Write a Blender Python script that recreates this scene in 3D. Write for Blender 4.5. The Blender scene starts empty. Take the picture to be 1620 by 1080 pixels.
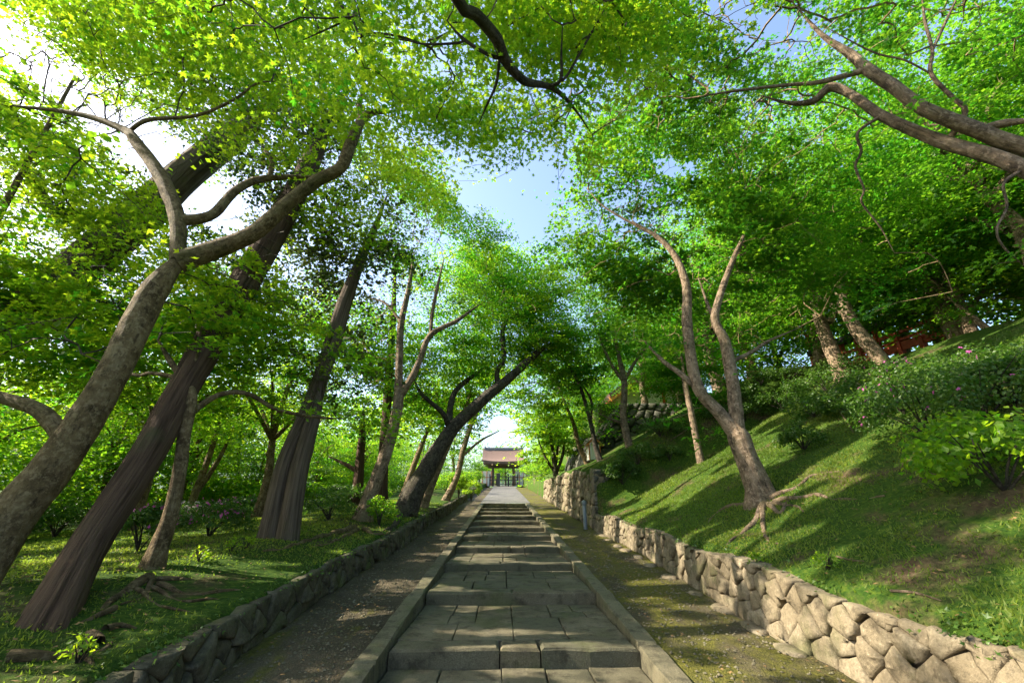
import bpy, bmesh, math, random
import numpy as np
from mathutils import Vector

# ------------------------------------------------------------------ camera, sky, sun, exposure
scn = bpy.context.scene
COL = scn.collection
F_PX, PITCH, YAW, SLOPE = 680.0, math.radians(21.36), math.radians(1.13), 0.072
EYE = np.array([0.0, 0.0, 1.57])
cam_d = bpy.data.cameras.new('camera'); cam = bpy.data.objects.new('camera', cam_d); COL.objects.link(cam)
cam_d.sensor_width = 36.0; cam_d.lens = F_PX / 1620 * 36; cam_d.clip_start = 0.05; cam_d.clip_end = 2000
cam.location = EYE; cam.rotation_euler = (math.pi / 2 + PITCH, 0, -YAW)
scn.camera = cam
SUN_EL, SUN_AZ = math.radians(37), math.radians(-87)      # azimuth from +Y towards +X
SUN = np.array([math.cos(SUN_EL) * math.sin(SUN_AZ), math.cos(SUN_EL) * math.cos(SUN_AZ), math.sin(SUN_EL)])
world = bpy.data.worlds.new('World'); scn.world = world; world.use_nodes = True
wn = world.node_tree; bg = wn.nodes['Background']
sky = wn.nodes.new('ShaderNodeTexSky'); sky.sky_type = 'NISHITA'; sky.sun_disc = False
sky.sun_elevation = SUN_EL; sky.sun_rotation = SUN_AZ; sky.air_density = 1.0; sky.dust_density = 2.5; sky.ozone_density = 1.3
wn.links.new(sky.outputs[0], bg.inputs[0]); bg.inputs[1].default_value = 0.15
sl = bpy.data.lights.new('sun', 'SUN'); sun = bpy.data.objects.new('sun', sl); COL.objects.link(sun)
sl.energy = 5.0; sl.angle = math.radians(0.5); sl.color = (1.0, 0.90, 0.73)
sun.rotation_euler = Vector(-SUN).to_track_quat('-Z', 'Y').to_euler(); sun.location = SUN * 40
vs = scn.view_settings
vs.view_transform = 'Standard'; vs.look = 'None'; vs.gamma = 1; vs.use_curve_mapping = False
vs.exposure = 1.75
scn.cycles.max_bounces = 8; scn.cycles.diffuse_bounces = 5; scn.cycles.transmission_bounces = 5

rng = np.random.default_rng(7); random.seed(7)

# ------------------------------------------------------------------ projection helpers (pixels of the 1620 x 1080 photograph)
def ray(px, py):
    x = (px - 810) / F_PX; y = -(py - 540) / F_PX
    fw = math.cos(PITCH) - y * math.sin(PITCH); up = y * math.cos(PITCH) + math.sin(PITCH)
    return np.array([x * math.cos(YAW) + fw * math.sin(YAW), -x * math.sin(YAW) + fw * math.cos(YAW), up])
def at(px, py, Y):
    r = ray(px, py); return EYE + r * (Y / r[1])
def pxm(px, py, Y):                       # metres per pixel at that place
    r = ray(px, py); return (Y / r[1]) / F_PX
def project(P):
    d = P - EYE
    X = d[:, 0] * math.cos(YAW) - d[:, 1] * math.sin(YAW); W = d[:, 0] * math.sin(YAW) + d[:, 1] * math.cos(YAW)
    z = W * math.cos(PITCH) + d[:, 2] * math.sin(PITCH); u = -W * math.sin(PITCH) + d[:, 2] * math.cos(PITCH)
    zz = np.where(z > .05, z, .05)
    return 810 + F_PX * X / zz, 540 - F_PX * u / zz, z

# ------------------------------------------------------------------ noise
def _hash(ix, iy, seed):
    h = (ix * 374761393 + iy * 668265263 + seed * 974634777) & 0xffffffff
    h = ((h ^ (h >> 13)) * 1274126177) & 0xffffffff
    return ((h ^ (h >> 16)) & 0xffff) / 65535.0
def vnoise(x, y, seed=0):
    x = np.asarray(x, float); y = np.asarray(y, float)
    ix = np.floor(x).astype(np.int64); iy = np.floor(y).astype(np.int64)
    fx = x - ix; fy = y - iy; fx = fx * fx * (3 - 2 * fx); fy = fy * fy * (3 - 2 * fy)
    a = _hash(ix, iy, seed); b = _hash(ix + 1, iy, seed); c = _hash(ix, iy + 1, seed); d = _hash(ix + 1, iy + 1, seed)
    return (a * (1 - fx) + b * fx) * (1 - fy) + (c * (1 - fx) + d * fx) * fy
def fbm(x, y, seed=0, o=3):
    t = 0; amp = .5; n = 0
    for k in range(o):
        t = t + amp * vnoise(np.asarray(x) * 2 ** k, np.asarray(y) * 2 ** k, seed + k); n += amp; amp *= .5
    return t / n
def sstep(a, b, x):
    t = np.clip((np.asarray(x, float) - a) / (b - a), 0, 1); return t * t * (3 - 2 * t)

# ------------------------------------------------------------------ terrain
XL, XR = -2.45, 2.975                      # top edges of the two low walls
def zp(y): return SLOPE * np.clip(y, -30, 72)
def hw_right(y):
    y = np.asarray(y, float)
    return .60 - .012 * np.clip(y - 1.5, 0, 12.5) + (1.75 - .45) * sstep(13.9, 14.9, y) - .55 * sstep(17, 34, y)
def H(x, y):
    x = np.asarray(x, float); y = np.asarray(y, float)
    z0 = zp(y)
    a = np.maximum(0, XL - x)
    zl = z0 + .345 + .06 * sstep(0, .12, a) + .14 * sstep(.1, 1.6, a) - np.minimum(.075 * np.maximum(0, a - 2.2), 1.3) + .16 * (fbm(x * .55, y * .55, 3) - .5) * sstep(.1, 1, a)
    b = np.maximum(0, x - XR)
    g = np.where(b < .8, .36 * b, np.where(b < 8.6, .288 + .53 * (b - .8), 4.422 + .06 * (b - 8.6)))
    zr = z0 + hw_right(y) + g + .05 * sstep(0, .12, b)
    zr = np.minimum(zr, 6.35 + .05 * np.maximum(0, x - 11)) + .22 * (fbm(x * .6 + 9, y * .6, 5) - .5) * sstep(.1, 1, b)
    zr = np.where((y > 21.25) & (x > 4.75), 6.55, zr)
    zp_ = z0 + 0 * x
    return np.where(x < XL, zl, np.where(x > XR, zr, zp_))
def Hs(x, y): return float(H(x, y))

# ------------------------------------------------------------------ object helpers
def link(o, parent=None):
    COL.objects.link(o)
    if parent is not None: o.parent = parent
    return o
def np_mesh(name, V, F, mat=None, smooth=False, attrs=None, uv=None):
    """V (n,3); F int array (m,k) or list of arrays of different k"""
    me = bpy.data.meshes.new(name)
    Fs = F if isinstance(F, list) else [F]
    Fs = [np.asarray(f, np.int32) for f in Fs if len(f)]
    V = np.asarray(V, np.float32)
    me.vertices.add(len(V)); me.vertices.foreach_set('co', V.ravel())
    tot = sum(f.size for f in Fs); npoly = sum(len(f) for f in Fs)
    me.loops.add(tot); me.polygons.add(npoly)
    me.loops.foreach_set('vertex_index', np.concatenate([f.ravel() for f in Fs]))
    ls = np.concatenate([np.full(len(f), f.shape[1], np.int32) for f in Fs])
    st = np.concatenate([[0], np.cumsum(ls)[:-1]]).astype(np.int32)
    me.polygons.foreach_set('loop_start', st)
    try: me.polygons.foreach_set('loop_total', ls)
    except Exception: pass
    me.polygons.foreach_set('use_smooth', np.full(npoly, smooth, bool))
    if attrs:
        for k, v in attrs.items():
            a = me.attributes.new(k, 'FLOAT', 'POINT'); a.data.foreach_set('value', np.asarray(v, np.float32))
    if uv is not None:
        l = me.uv_layers.new(name='uv'); vi = np.concatenate([f.ravel() for f in Fs])
        l.data.foreach_set('uv', np.asarray(uv, np.float32)[vi].ravel())
    me.update(calc_edges=True)
    if mat: me.materials.append(mat)
    return me
def obj(name, me, parent=None): return link(bpy.data.objects.new(name, me), parent)
def empty(name, loc=(0, 0, 0), rz=0):
    o = bpy.data.objects.new(name, None); COL.objects.link(o); o.location = loc; o.rotation_euler[2] = rz
    o.empty_display_size = .2
    return o
def tag(o, label, cat, group=None):
    o['label'] = label; o['category'] = cat
    if group: o['group'] = group
    return o
def struct(o): o['kind'] = 'structure'; return o
def stuff(o): o['kind'] = 'stuff'; return o
def local(me, loc):                       # move mesh data so that the object's origin sits at loc
    n = len(me.vertices); c = np.empty(n * 3, np.float32); me.vertices.foreach_get('co', c)
    c = c.reshape(-1, 3) - np.asarray(loc, np.float32); me.vertices.foreach_set('co', c.ravel()); me.update()

class MB:                                  # collects boxes, tubes, prisms into one mesh
    def __init__(s): s.V = []; s.F4 = []; s.F3 = []; s.n = 0; s.uv = []
    def add(s, V, F, uv=None):
        V = np.asarray(V, float); F = np.asarray(F)
        if F.shape[1] == 4: s.F4.append(F + s.n)
        else: s.F3.append(F + s.n)
        s.V.append(V); s.n += len(V); s.uv.append(np.zeros((len(V), 2)) if uv is None else uv)
    def box(s, c, d, rz=0, rx=0, ry=0, bev=0):
        c = np.asarray(c, float); h = np.asarray(d, float) / 2
        if bev == 0:
            V = np.array([[i, j, k] for i in (-1, 1) for j in (-1, 1) for k in (-1, 1)], float) * h
            F = np.array([[0, 1, 3, 2], [4, 6, 7, 5], [0, 4, 5, 1], [2, 3, 7, 6], [0, 2, 6, 4], [1, 5, 7, 3]]); T = None
        else:
            b = min(bev, h.min() * .45)
            V = []; 
            for k, (zz, ins) in enumerate([(-h[2], 0), (h[2] - b, 0), (h[2], b)]):
                for sx, sy in ((-1, -1), (1, -1), (1, 1), (-1, 1)): V.append([sx * (h[0] - ins), sy * (h[1] - ins), zz])
            V = np.array(V); F = [[3, 2, 1, 0], [8, 9, 10, 11]]
            for r in (0, 4):
                for i in range(4): j = (i + 1) % 4; F.append([r + i, r + j, r + 4 + j, r + 4 + i])
            F = np.array(F)
        for ang, ax in ((rx, 0), (ry, 1), (rz, 2)):
            if ang:
                ca, sa = math.cos(ang), math.sin(ang); i, j = [(1, 2), (2, 0), (0, 1)][ax]
                a, b_ = V[:, i].copy(), V[:, j].copy(); V[:, i] = a * ca - b_ * sa; V[:, j] = a * sa + b_ * ca
        s.add(V + c, F); return s
    def tube(s, P, R, sides=6, **k):
        V, F, uv = tube(P, R, sides, **k); s.add(V, F, uv); return s
    def mesh(s, name, mat, smooth=False):
        F = []
        if s.F4: F.append(np.concatenate(s.F4))
        if s.F3: F.append(np.concatenate(s.F3))
        return np_mesh(name, np.concatenate(s.V), F, mat, smooth, uv=np.concatenate(s.uv))
    def build(s, name, mat, parent=None, smooth=False): return obj(name, s.mesh(name, mat, smooth), parent)

def spline(P, R, seg):
    P = np.asarray(P, float); R = np.asarray(R, float)
    if len(P) < 2: return P, R
    d = np.linalg.norm(np.diff(P, axis=0), axis=1)
    E = np.vstack([2 * P[0] - P[1], P, 2 * P[-1] - P[-2]])
    oP = []; oR = []
    for i in range(len(P) - 1):
        n = max(1, int(math.ceil(d[i] / seg)))
        p0, p1, p2, p3 = E[i:i + 4]
        for t in np.arange(n) / n:
            oP.append(.5 * ((2 * p1) + (-p0 + p2) * t + (2 * p0 - 5 * p1 + 4 * p2 - p3) * t * t + (-p0 + 3 * p1 - 3 * p2 + p3) * t ** 3))
            oR.append(R[i] * (1 - t) + R[i + 1] * t)
    oP.append(P[-1]); oR.append(R[-1])
    return np.array(oP), np.array(oR)
def tube(P, R, sides=8, bump=0, ridge=0, flare=0, seed=0):
    P = np.asarray(P, float); R = np.asarray(R, float); n = len(P)
    T = np.gradient(P, axis=0); T /= np.linalg.norm(T, axis=1)[:, None] + 1e-9
    u = np.cross(T[0], [0.31, 0.95, 0.05]); u /= np.linalg.norm(u) + 1e-9
    U = np.empty((n, 3)); 
    for i in range(n):
        u = u - T[i] * np.dot(u, T[i]); u /= np.linalg.norm(u) + 1e-9; U[i] = u
    W = np.cross(T, U)
    L = np.concatenate([[0], np.cumsum(np.linalg.norm(np.diff(P, axis=0), axis=1))])
    th = np.arange(sides) / sides * 2 * math.pi
    rr = np.repeat(R[:, None], sides, 1)
    if bump or ridge or flare:
        TH, LL = np.meshgrid(th, L)
        cx, sx = np.cos(TH) , np.sin(TH)
        if bump: rr = rr * (1 + bump * 2 * (fbm(cx * 1.3 + LL * 1.1 + seed, sx * 1.3 + LL * .6, seed) - .5) + bump * .8 * (vnoise(cx * 3 + LL * 6, sx * 3 + 7, seed + 4) - .5))
        if ridge:
            k = TH / (2 * math.pi) * sides / 2.6 + 1.2 * fbm(LL * .7, TH * .2, seed)
            rr = rr * (1 + ridge * (np.abs(((k + .35 * vnoise(LL * 1.8, np.floor(k), seed)) % 1) - .5) * 2 - .5))
        if flare:
            q = np.exp(-LL / (flare * 1.0))
            rr = rr * (1 + q * (.30 + .38 * np.maximum(0, np.cos(TH * 5 + seed)) + .2 * np.cos(TH * 2 + 1.7 * seed)))
    V = P[:, None] + rr[:, :, None] * (np.cos(th)[None, :, None] * U[:, None] + np.sin(th)[None, :, None] * W[:, None])
    V = V.reshape(-1, 3)
    i = np.arange(n - 1)[:, None] * sides; j = np.arange(sides)[None]; j2 = (j + 1) % sides
    F = np.stack([i + j, i + j2, i + sides + j2, i + sides + j], -1).reshape(-1, 4)
    uv = np.stack(np.meshgrid(np.arange(sides) / sides, L), -1).reshape(-1, 2)
    # end cap: fan of quads to a centre vertex
    V = np.vstack([V, P[-1] + T[-1] * R[-1] * .6]); uv = np.vstack([uv, [[0, L[-1]]]])
    c = len(V) - 1; base = (n - 1) * sides
    if sides % 2 == 0:
        k = np.arange(0, sides, 2); cap = np.stack([base + k, base + (k + 1) % sides, base + (k + 2) % sides, np.full(len(k), c)], -1)
        F = np.vstack([F, cap])
    return V, F, uv

# ------------------------------------------------------------------ materials
def mat(name):
    m = bpy.data.materials.new(name); m.use_nodes = True
    return m, m.node_tree, m.node_tree.nodes['Principled BSDF']
def N(t, typ, **kw):
    n = t.nodes.new(typ)
    for k, v in kw.items():
        if k in n.inputs.keys() if isinstance(k, str) and not hasattr(n, k) else False: n.inputs[k].default_value = v
        elif hasattr(n, k): setattr(n, k, v)
    return n
def noise(t, vec, scale, detail=4, rough=.6):
    n = t.nodes.new('ShaderNodeTexNoise'); n.inputs['Scale'].default_value = scale; n.inputs['Detail'].default_value = detail
    n.inputs['Roughness'].default_value = rough
    if vec is not None: t.links.new(vec, n.inputs['Vector'])
    return n.outputs['Fac']
def ramp(t, fac, stops):
    r = t.nodes.new('ShaderNodeValToRGB'); e = r.color_ramp.elements
    while len(e) < len(stops): e.new(.5)
    for k, (p, c) in enumerate(stops):
        e[k].position = p; e[k].color = (*c, 1) if len(c) == 3 else c
    t.links.new(fac, r.inputs[0]); return r.outputs[0]
def mixc(t, fac, a, b, mode='MIX'):
    m = t.nodes.new('ShaderNodeMix'); m.data_type = 'RGBA'; m.blend_type = mode
    for s, v in ((0, fac), (6, a), (7, b)):
        if hasattr(v, 'is_linked'): t.links.new(v, m.inputs[s])
        else: m.inputs[s].default_value = v if s == 0 else (*v, 1)
    return m.outputs[2]
def mathn(t, op, a, b=0.5):
    m = t.nodes.new('ShaderNodeMath'); m.operation = op
    for s, v in ((0, a), (1, b)):
        if hasattr(v, 'is_linked'): t.links.new(v, m.inputs[s])
        else: m.inputs[s].default_value = v
    return m.outputs[0]
def bump(t, b, h, strength, dist):
    n = t.nodes.new('ShaderNodeBump'); n.inputs['Strength'].default_value = strength; n.inputs['Distance'].default_value = dist
    t.links.new(h, n.inputs['Height']); t.links.new(n.outputs[0], b.inputs['Normal'])
def objco(t): return t.nodes.new('ShaderNodeTexCoord').outputs['Object']
def geopos(t): return t.nodes.new('ShaderNodeNewGeometry').outputs['Position']
def objrand(t): return t.nodes.new('ShaderNodeObjectInfo').outputs['Random']
def attr(t, n): a = t.nodes.new('ShaderNodeAttribute'); a.attribute_name = n; return a.outputs['Fac']

def leaf_mat(name, d0, d1, tr0, tr1, trans=.5, rough=.45, hue=None):
    """two real leaf colours, mixed leaf by leaf by the 'tint' attribute; reflection plus transmission"""
    m, t, b = mat(name)
    a = attr(t, 'tint')
    t.links.new(mixc(t, a, d0, d1), b.inputs['Base Color']); b.inputs['Roughness'].default_value = rough
    b.inputs['Specular IOR Level'].default_value = .35
    tl = t.nodes.new('ShaderNodeBsdfTranslucent'); t.links.new(mixc(t, a, tr0, tr1), tl.inputs['Color'])
    mx = t.nodes.new('ShaderNodeMixShader'); mx.inputs[0].default_value = trans
    t.links.new(b.outputs[0], mx.inputs[1]); t.links.new(tl.outputs[0], mx.inputs[2])
    t.links.new(mx.outputs[0], t.nodes['Material Output'].inputs['Surface'])
    return m
M = {}
M['maple_leaf'] = leaf_mat('maple_leaf', (.045, .12, .012), (.12, .20, .012), (.10, .42, .015), (.50, .66, .02), .6)
M['deep_leaf'] = leaf_mat('deep_leaf', (.03, .09, .010), (.08, .17, .012), (.07, .33, .014), (.34, .56, .02), .55)
M['conifer'] = leaf_mat('conifer', (.02, .05, .015), (.06, .075, .02), (.05, .14, .02), (.16, .20, .04), .3)
M['azalea_leaf'] = leaf_mat('azalea_leaf', (.028, .075, .012), (.08, .13, .018), (.07, .24, .02), (.22, .38, .03), .35)
M['grass'] = leaf_mat('grass', (.03, .087, .010), (.17, .19, .027), (.09, .30, .02), (.42, .47, .045), .45, .6)
M['petal_pink'] = leaf_mat('petal_pink', (.45, .06, .30), (.60, .15, .42), (.5, .08, .32), (.6, .2, .45), .4, .6)
M['petal_pale'] = leaf_mat('petal_pale', (.7, .62, .66), (.7, .45, .5), (.7, .6, .6), (.7, .5, .5), .4, .6)
M['litter'] = leaf_mat('litter', (.12, .07, .03), (.25, .16, .06), (.1, .05, .02), (.2, .1, .03), .15, .8)

def bark_smooth(name, c0, c1, c2):
    m, t, b = mat(name); co = objco(t)
    n1 = noise(t, co, 5.0, 7, .68); n2 = noise(t, co, 17, 7, .7)
    base = ramp(t, n1, [(.36, tuple(x * .7 for x in c0)), (.52, c1), (.70, c2)])
    pale = ramp(t, n2, [(.50, (0, 0, 0)), (.60, (1, 1, 1))])
    col = mixc(t, mathn(t, 'MULTIPLY', pale, .55), base, tuple(min(1, x * 1.6) for x in c2))
    moss = ramp(t, noise(t, co, 1.1, 4), [(.52, (0, 0, 0)), (.68, (1, 1, 1))])
    col = mixc(t, mathn(t, 'MULTIPLY', moss, .6), col, (.06, .062, .014))
    t.links.new(col, b.inputs['Base Color']); b.inputs['Roughness'].default_value = .85; b.inputs['Specular IOR Level'].default_value = .2
    uv = t.nodes.new('ShaderNodeUVMap'); uv.uv_map = 'uv'
    mp = t.nodes.new('ShaderNodeMapping'); mp.inputs['Scale'].default_value = (17, 5, 1); t.links.new(uv.outputs[0], mp.inputs[0])
    fis = noise(t, mp.outputs[0], 1.0, 8, .72)
    col = mixc(t, ramp(t, fis, [(.38, (.75, .75, .75)), (.47, (0, 0, 0))]), col, tuple(x * .35 for x in c0))
    lich = ramp(t, noise(t, co, 42, 3, .5), [(.62, (0, 0, 0)), (.68, (.2, .2, .2))]); col = mixc(t, lich, col, tuple(min(.5, x * 2.0) for x in c2))
    t.links.new(col, b.inputs['Base Color'])
    h = mathn(t, 'ADD', mathn(t, 'MULTIPLY', fis, 1.4), mathn(t, 'MULTIPLY', n2, .6))
    bump(t, b, h, 1.0, .04); return m
def bark_ridged(name, c0, c1):
    m, t, b = mat(name)
    uv = t.nodes.new('ShaderNodeUVMap'); uv.uv_map = 'uv'
    mp = t.nodes.new('ShaderNodeMapping'); mp.inputs['Scale'].default_value = (46, 1.5, 1); t.links.new(uv.outputs[0], mp.inputs[0])
    n1 = noise(t, mp.outputs[0], 1.0, 7, .6)
    mp2 = t.nodes.new('ShaderNodeMapping'); mp2.inputs['Scale'].default_value = (14, .5, 1); t.links.new(uv.outputs[0], mp2.inputs[0])
    n2 = noise(t, mp2.outputs[0], 1.0, 4, .6); n3 = noise(t, objco(t), 1.3, 4)
    col = ramp(t, n1, [(.34, tuple(x * .35 for x in c0)), (.50, c0), (.68, c1)])
    col = mixc(t, ramp(t, n2, [(.4, (0, 0, 0)), (.65, (.7, .7, .7))]), col, c1)
    col = mixc(t, ramp(t, n3, [(.55, (0, 0, 0)), (.72, (.55, .55, .55))]), col, (.075, .085, .03))
    t.links.new(col, b.inputs['Base Color']); b.inputs['Roughness'].default_value = .9; b.inputs['Specular IOR Level'].default_value = .15
    bump(t, b, mathn(t, 'ADD', n1, mathn(t, 'MULTIPLY', n2, .7)), 1.0, .05); return m
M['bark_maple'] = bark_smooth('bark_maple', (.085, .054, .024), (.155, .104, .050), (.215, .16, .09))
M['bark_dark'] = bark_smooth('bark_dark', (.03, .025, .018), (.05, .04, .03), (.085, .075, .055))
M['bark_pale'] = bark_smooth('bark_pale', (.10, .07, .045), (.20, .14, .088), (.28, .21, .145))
M['bark_cedar'] = bark_ridged('bark_cedar', (.060, .034, .022), (.12, .075, .05))
M['bark_grey_cedar'] = bark_ridged('bark_grey_cedar', (.075, .054, .038), (.155, .118, .088))
def rock(name, cs, scale=3, moss=.35, rnd=.5, fine=40, bs=.5):
    m, t, b = mat(name); co = geopos(t)
    n1 = noise(t, co, scale, 6, .62); n2 = noise(t, co, fine, 6, .7); r = objrand(t)
    base = ramp(t, n1, [(.32, cs[0]), (.5, cs[1]), (.68, cs[2])])
    col = mixc(t, mathn(t, 'MULTIPLY', r, rnd), base, cs[3])
    col = mixc(t, ramp(t, n2, [(.35, (.6, .6, .6)), (.5, (0, 0, 0))]), col, tuple(x * .42 for x in cs[1]))
    col = mixc(t, ramp(t, n2, [(.58, (0, 0, 0)), (.72, (.5, .5, .5))]), col, tuple(min(.6, x * 1.7) for x in cs[2]))
    st = ramp(t, noise(t, co, 5.5, 6, .7), [(.36, (.75, .75, .75)), (.50, (0, 0, 0))])
    col = mixc(t, st, col, tuple(x * .38 for x in cs[0]))
    mo = ramp(t, noise(t, co, 1.7, 5), [(.54, (0, 0, 0)), (.66, (1, 1, 1))])
    col = mixc(t, mathn(t, 'MULTIPLY', mo, moss), col, (.06, .075, .015))
    t.links.new(col, b.inputs['Base Color']); b.inputs['Roughness'].default_value = .88; b.inputs['Specular IOR Level'].default_value = .25
    bump(t, b, mathn(t, 'ADD', mathn(t, 'MULTIPLY', n1, 1.5), n2), bs, .03); return m
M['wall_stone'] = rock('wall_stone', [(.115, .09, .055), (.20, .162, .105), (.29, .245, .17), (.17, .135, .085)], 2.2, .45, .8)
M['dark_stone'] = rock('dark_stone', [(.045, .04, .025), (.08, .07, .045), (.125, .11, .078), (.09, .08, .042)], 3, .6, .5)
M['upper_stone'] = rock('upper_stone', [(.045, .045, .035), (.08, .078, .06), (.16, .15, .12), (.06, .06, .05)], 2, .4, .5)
M['granite'] = rock('granite', [(.09, .074, .044), (.13, .108, .066), (.185, .158, .105), (.085, .082, .05)], 2.2, .4, .95, 70, .45)
M['kerb_granite'] = rock('kerb_granite', [(.095, .085, .055), (.13, .112, .07), (.18, .158, .105), (.12, .115, .06)], 2.2, .5, .5, 70, .45)
M['joint'] = rock('joint', [(.02, .018, .012), (.03, .027, .018), (.045, .04, .025), (.03, .03, .015)], 6, .5, 0)
M['mortar'] = rock('mortar', [(.06, .046, .028), (.09, .07, .042), (.12, .095, .06), (.07, .06, .03)], 8, .6, 0)
def gravel(name, moss):
    m, t, b = mat(name); co = geopos(t)
    n1 = noise(t, co, .8, 6, .65); n2 = noise(t, co, 55, 5, .75)
    v = t.nodes.new('ShaderNodeTexVoronoi'); v.inputs['Scale'].default_value = 60; t.links.new(co, v.inputs['Vector'])
    col = ramp(t, n1, [(.33, (.045, .036, .021)), (.5, (.078, .062, .038)), (.66, (.125, .10, .065))])
    col = mixc(t, ramp(t, n2, [(.36, (.7, .7, .7)), (.52, (0, 0, 0))]), col, (.04, .035, .025))
    col = mixc(t, ramp(t, n2, [(.56, (0, 0, 0)), (.7, (.75, .75, .75))]), col, (.22, .19, .14))
    mp = t.nodes.new('ShaderNodeMapping'); mp.inputs['Scale'].default_value = (1.4, .55, 1); t.links.new(co, mp.inputs[0])
    mo = ramp(t, noise(t, mp.outputs[0], 1.3, 6, .65), [(.60 - moss * .28, (0, 0, 0)), (.70 - moss * .22, (1, 1, 1))])
    mc = ramp(t, noise(t, co, 24, 5, .7), [(.35, (.05, .055, .008)), (.65, (.14, .13, .018))])
    col = mixc(t, mathn(t, 'MULTIPLY', mo, .85), col, mc)
    t.links.new(col, b.inputs['Base Color']); b.inputs['Roughness'].default_value = .95; b.inputs['Specular IOR Level'].default_value = .15
    bump(t, b, mathn(t, 'ADD', mathn(t, 'MULTIPLY', v.outputs['Distance'], .6), n2), .8, .02); return m
M['gravel'] = gravel('gravel', .15); M['mossy_gravel'] = gravel('mossy_gravel', .8)
def turf(name, soil):
    m, t, b = mat(name); co = geopos(t)
    n1 = noise(t, co, .9, 6, .65); n2 = noise(t, co, 18, 6, .7)
    g = ramp(t, n2, [(.3, (.013, .036, .006)), (.5, (.036, .076, .009)), (.72, (.10, .135, .015))])
    s = ramp(t, n2, [(.3, (.045, .03, .016)), (.55, (.10, .07, .04)), (.75, (.18, .135, .08))])
    col = mixc(t, ramp(t, n1, [(.62 - soil, (0, 0, 0)), (.74 - soil, (1, 1, 1))]), g, s)
    t.links.new(col, b.inputs['Base Color']); b.inputs['Roughness'].default_value = 1; b.inputs['Specular IOR Level'].default_value = .1
    bump(t, b, n2, .9, .06); return m
M['turf'] = turf('turf', .10); M['turf_soil'] = turf('turf_soil', .09)
def plain(name, c, rough=.7, metal=0, var=.3, scale=6, bs=.2):
    m, t, b = mat(name); n = noise(t, objco(t), scale, 6, .65)
    t.links.new(ramp(t, n, [(.3, tuple(x * (1 - var) for x in c)), (.7, tuple(min(1, x * (1 + var)) for x in c))]), b.inputs['Base Color'])
    b.inputs['Roughness'].default_value = rough; b.inputs['Metallic'].default_value = metal
    bump(t, b, n, bs, .01); return m
M['bark_roof'] = plain('bark_roof', (.15, .095, .075), .9, 0, .25, 20)
M['ridge_tile'] = plain('ridge_tile', (.10, .105, .12), .6)
M['old_wood'] = plain('old_wood', (.10, .065, .04), .85, 0, .4, 9)
M['dark_wood'] = plain('dark_wood', (.035, .032, .03), .7)
M['vermilion'] = plain('vermilion', (.42, .055, .02), .6, 0, .25)
M['orange_wood'] = plain('orange_wood', (.50, .17, .04), .65, 0, .2)
M['plaster'] = plain('plaster', (.74, .72, .67), .9, 0, .06, 4)
M['pipe'] = plain('pipe', (.13, .15, .165), .45, .3, .1)
M['pavement'] = rock('pavement', [(.08, .077, .072), (.12, .115, .105), (.16, .15, .14), (.12, .12, .12)], .8, .1, 0, 20, .3)
M['twig'] = M['bark_dark']
M['hill'] = plain('hill', (.05, .085, .05), 1, 0, .4, .05)

#@@TERRAIN
# ------------------------------------------------------------------ ground sheets
def grid(xs, ys, fn):
    X, Y = np.meshgrid(xs, ys); V = np.stack([X, Y, fn(X, Y)], -1).reshape(-1, 3)
    nx, ny = len(xs), len(ys); i = (np.arange(ny - 1)[:, None] * nx + np.arange(nx - 1)[None]).ravel()
    return V, np.stack([i, i + 1, i + nx + 1, i + nx], -1)
ys = np.concatenate([np.arange(-5, 26, .27), np.arange(26, 50, .6), np.arange(50, 131, 3)])
xl = -np.concatenate([np.array([-2.43, -2.48, -2.54]), np.arange(-2.6, -16, -.27) * 1.0, np.arange(-16, -40, -.8), np.arange(-40, -101, -4)]) * -1
V, F = grid(np.sort(xl), ys, H)
lb = struct(obj('lawn', np_mesh('lawn', V, F, M['turf'], True)))
xr = np.concatenate([[2.955, 3.0, 3.05, 3.12], np.arange(3.2, 4.6, .2), [4.74, 4.78], np.arange(4.95, 15, .22), np.arange(15, 40, .8), np.arange(40, 101, 4)])
yr = np.concatenate([np.arange(-5, 21, .25), [21.1, 21.24, 21.28], np.arange(21.5, 50, .6), np.arange(50, 131, 3)])
V, F = grid(xr, yr, H)
rb = struct(obj('hillside', np_mesh('hillside', V, F, M['turf_soil'], True)))
def far_z(x, y): return zp(y) - 3.2 + 34 * sstep(90, 330, y) * (.35 + fbm(x * .012, y * .01, 8)) + 22 * sstep(90, 300, np.abs(x)) * fbm(x * .01, y * .01, 11)
V, F = grid(np.linspace(-600, 600, 90), np.linspace(-60, 900, 80), far_z)
struct(obj('ground', np_mesh('ground', V, F, M['hill'], True)))
def strip(name, x0, x1, y0, y1, m, dz, rough):
    V, F = grid(np.linspace(x0, x1, 14), np.arange(y0, y1 + .01, .18), lambda X, Y: zp(Y) + dz + rough * (fbm(X * 1.6, Y * 1.6, 21) - .5) * sstep(0, .25, X - x0) * sstep(0, .25, x1 - X))
    return struct(obj(name, np_mesh(name, V, F, m, True)))
STEPS = [2.12, 4.15, 4.82, 6.86, 8.92, 10.80, 12.73, 14.63, 16.45, 18.40, 20.6, 22.75, 24.75, 26.4]
STEPS = [.75, 2.79] + STEPS[2:]
TOP_Y = 26.4
strip('gravel_ramp', -2.62, -1.2, -8, 60, M['gravel'], -.015, .05)
strip('mossy_ramp', 1.42, 3.1, -8, 60, M['mossy_gravel'], -.015, .05)
V, F = grid(np.array([-1.25, 1.47]), np.array([-8, 26.2]), lambda X, Y: zp(Y) - .22)
struct(obj('path_bed', np_mesh('path_bed', V, F, M['joint'])))
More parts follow.
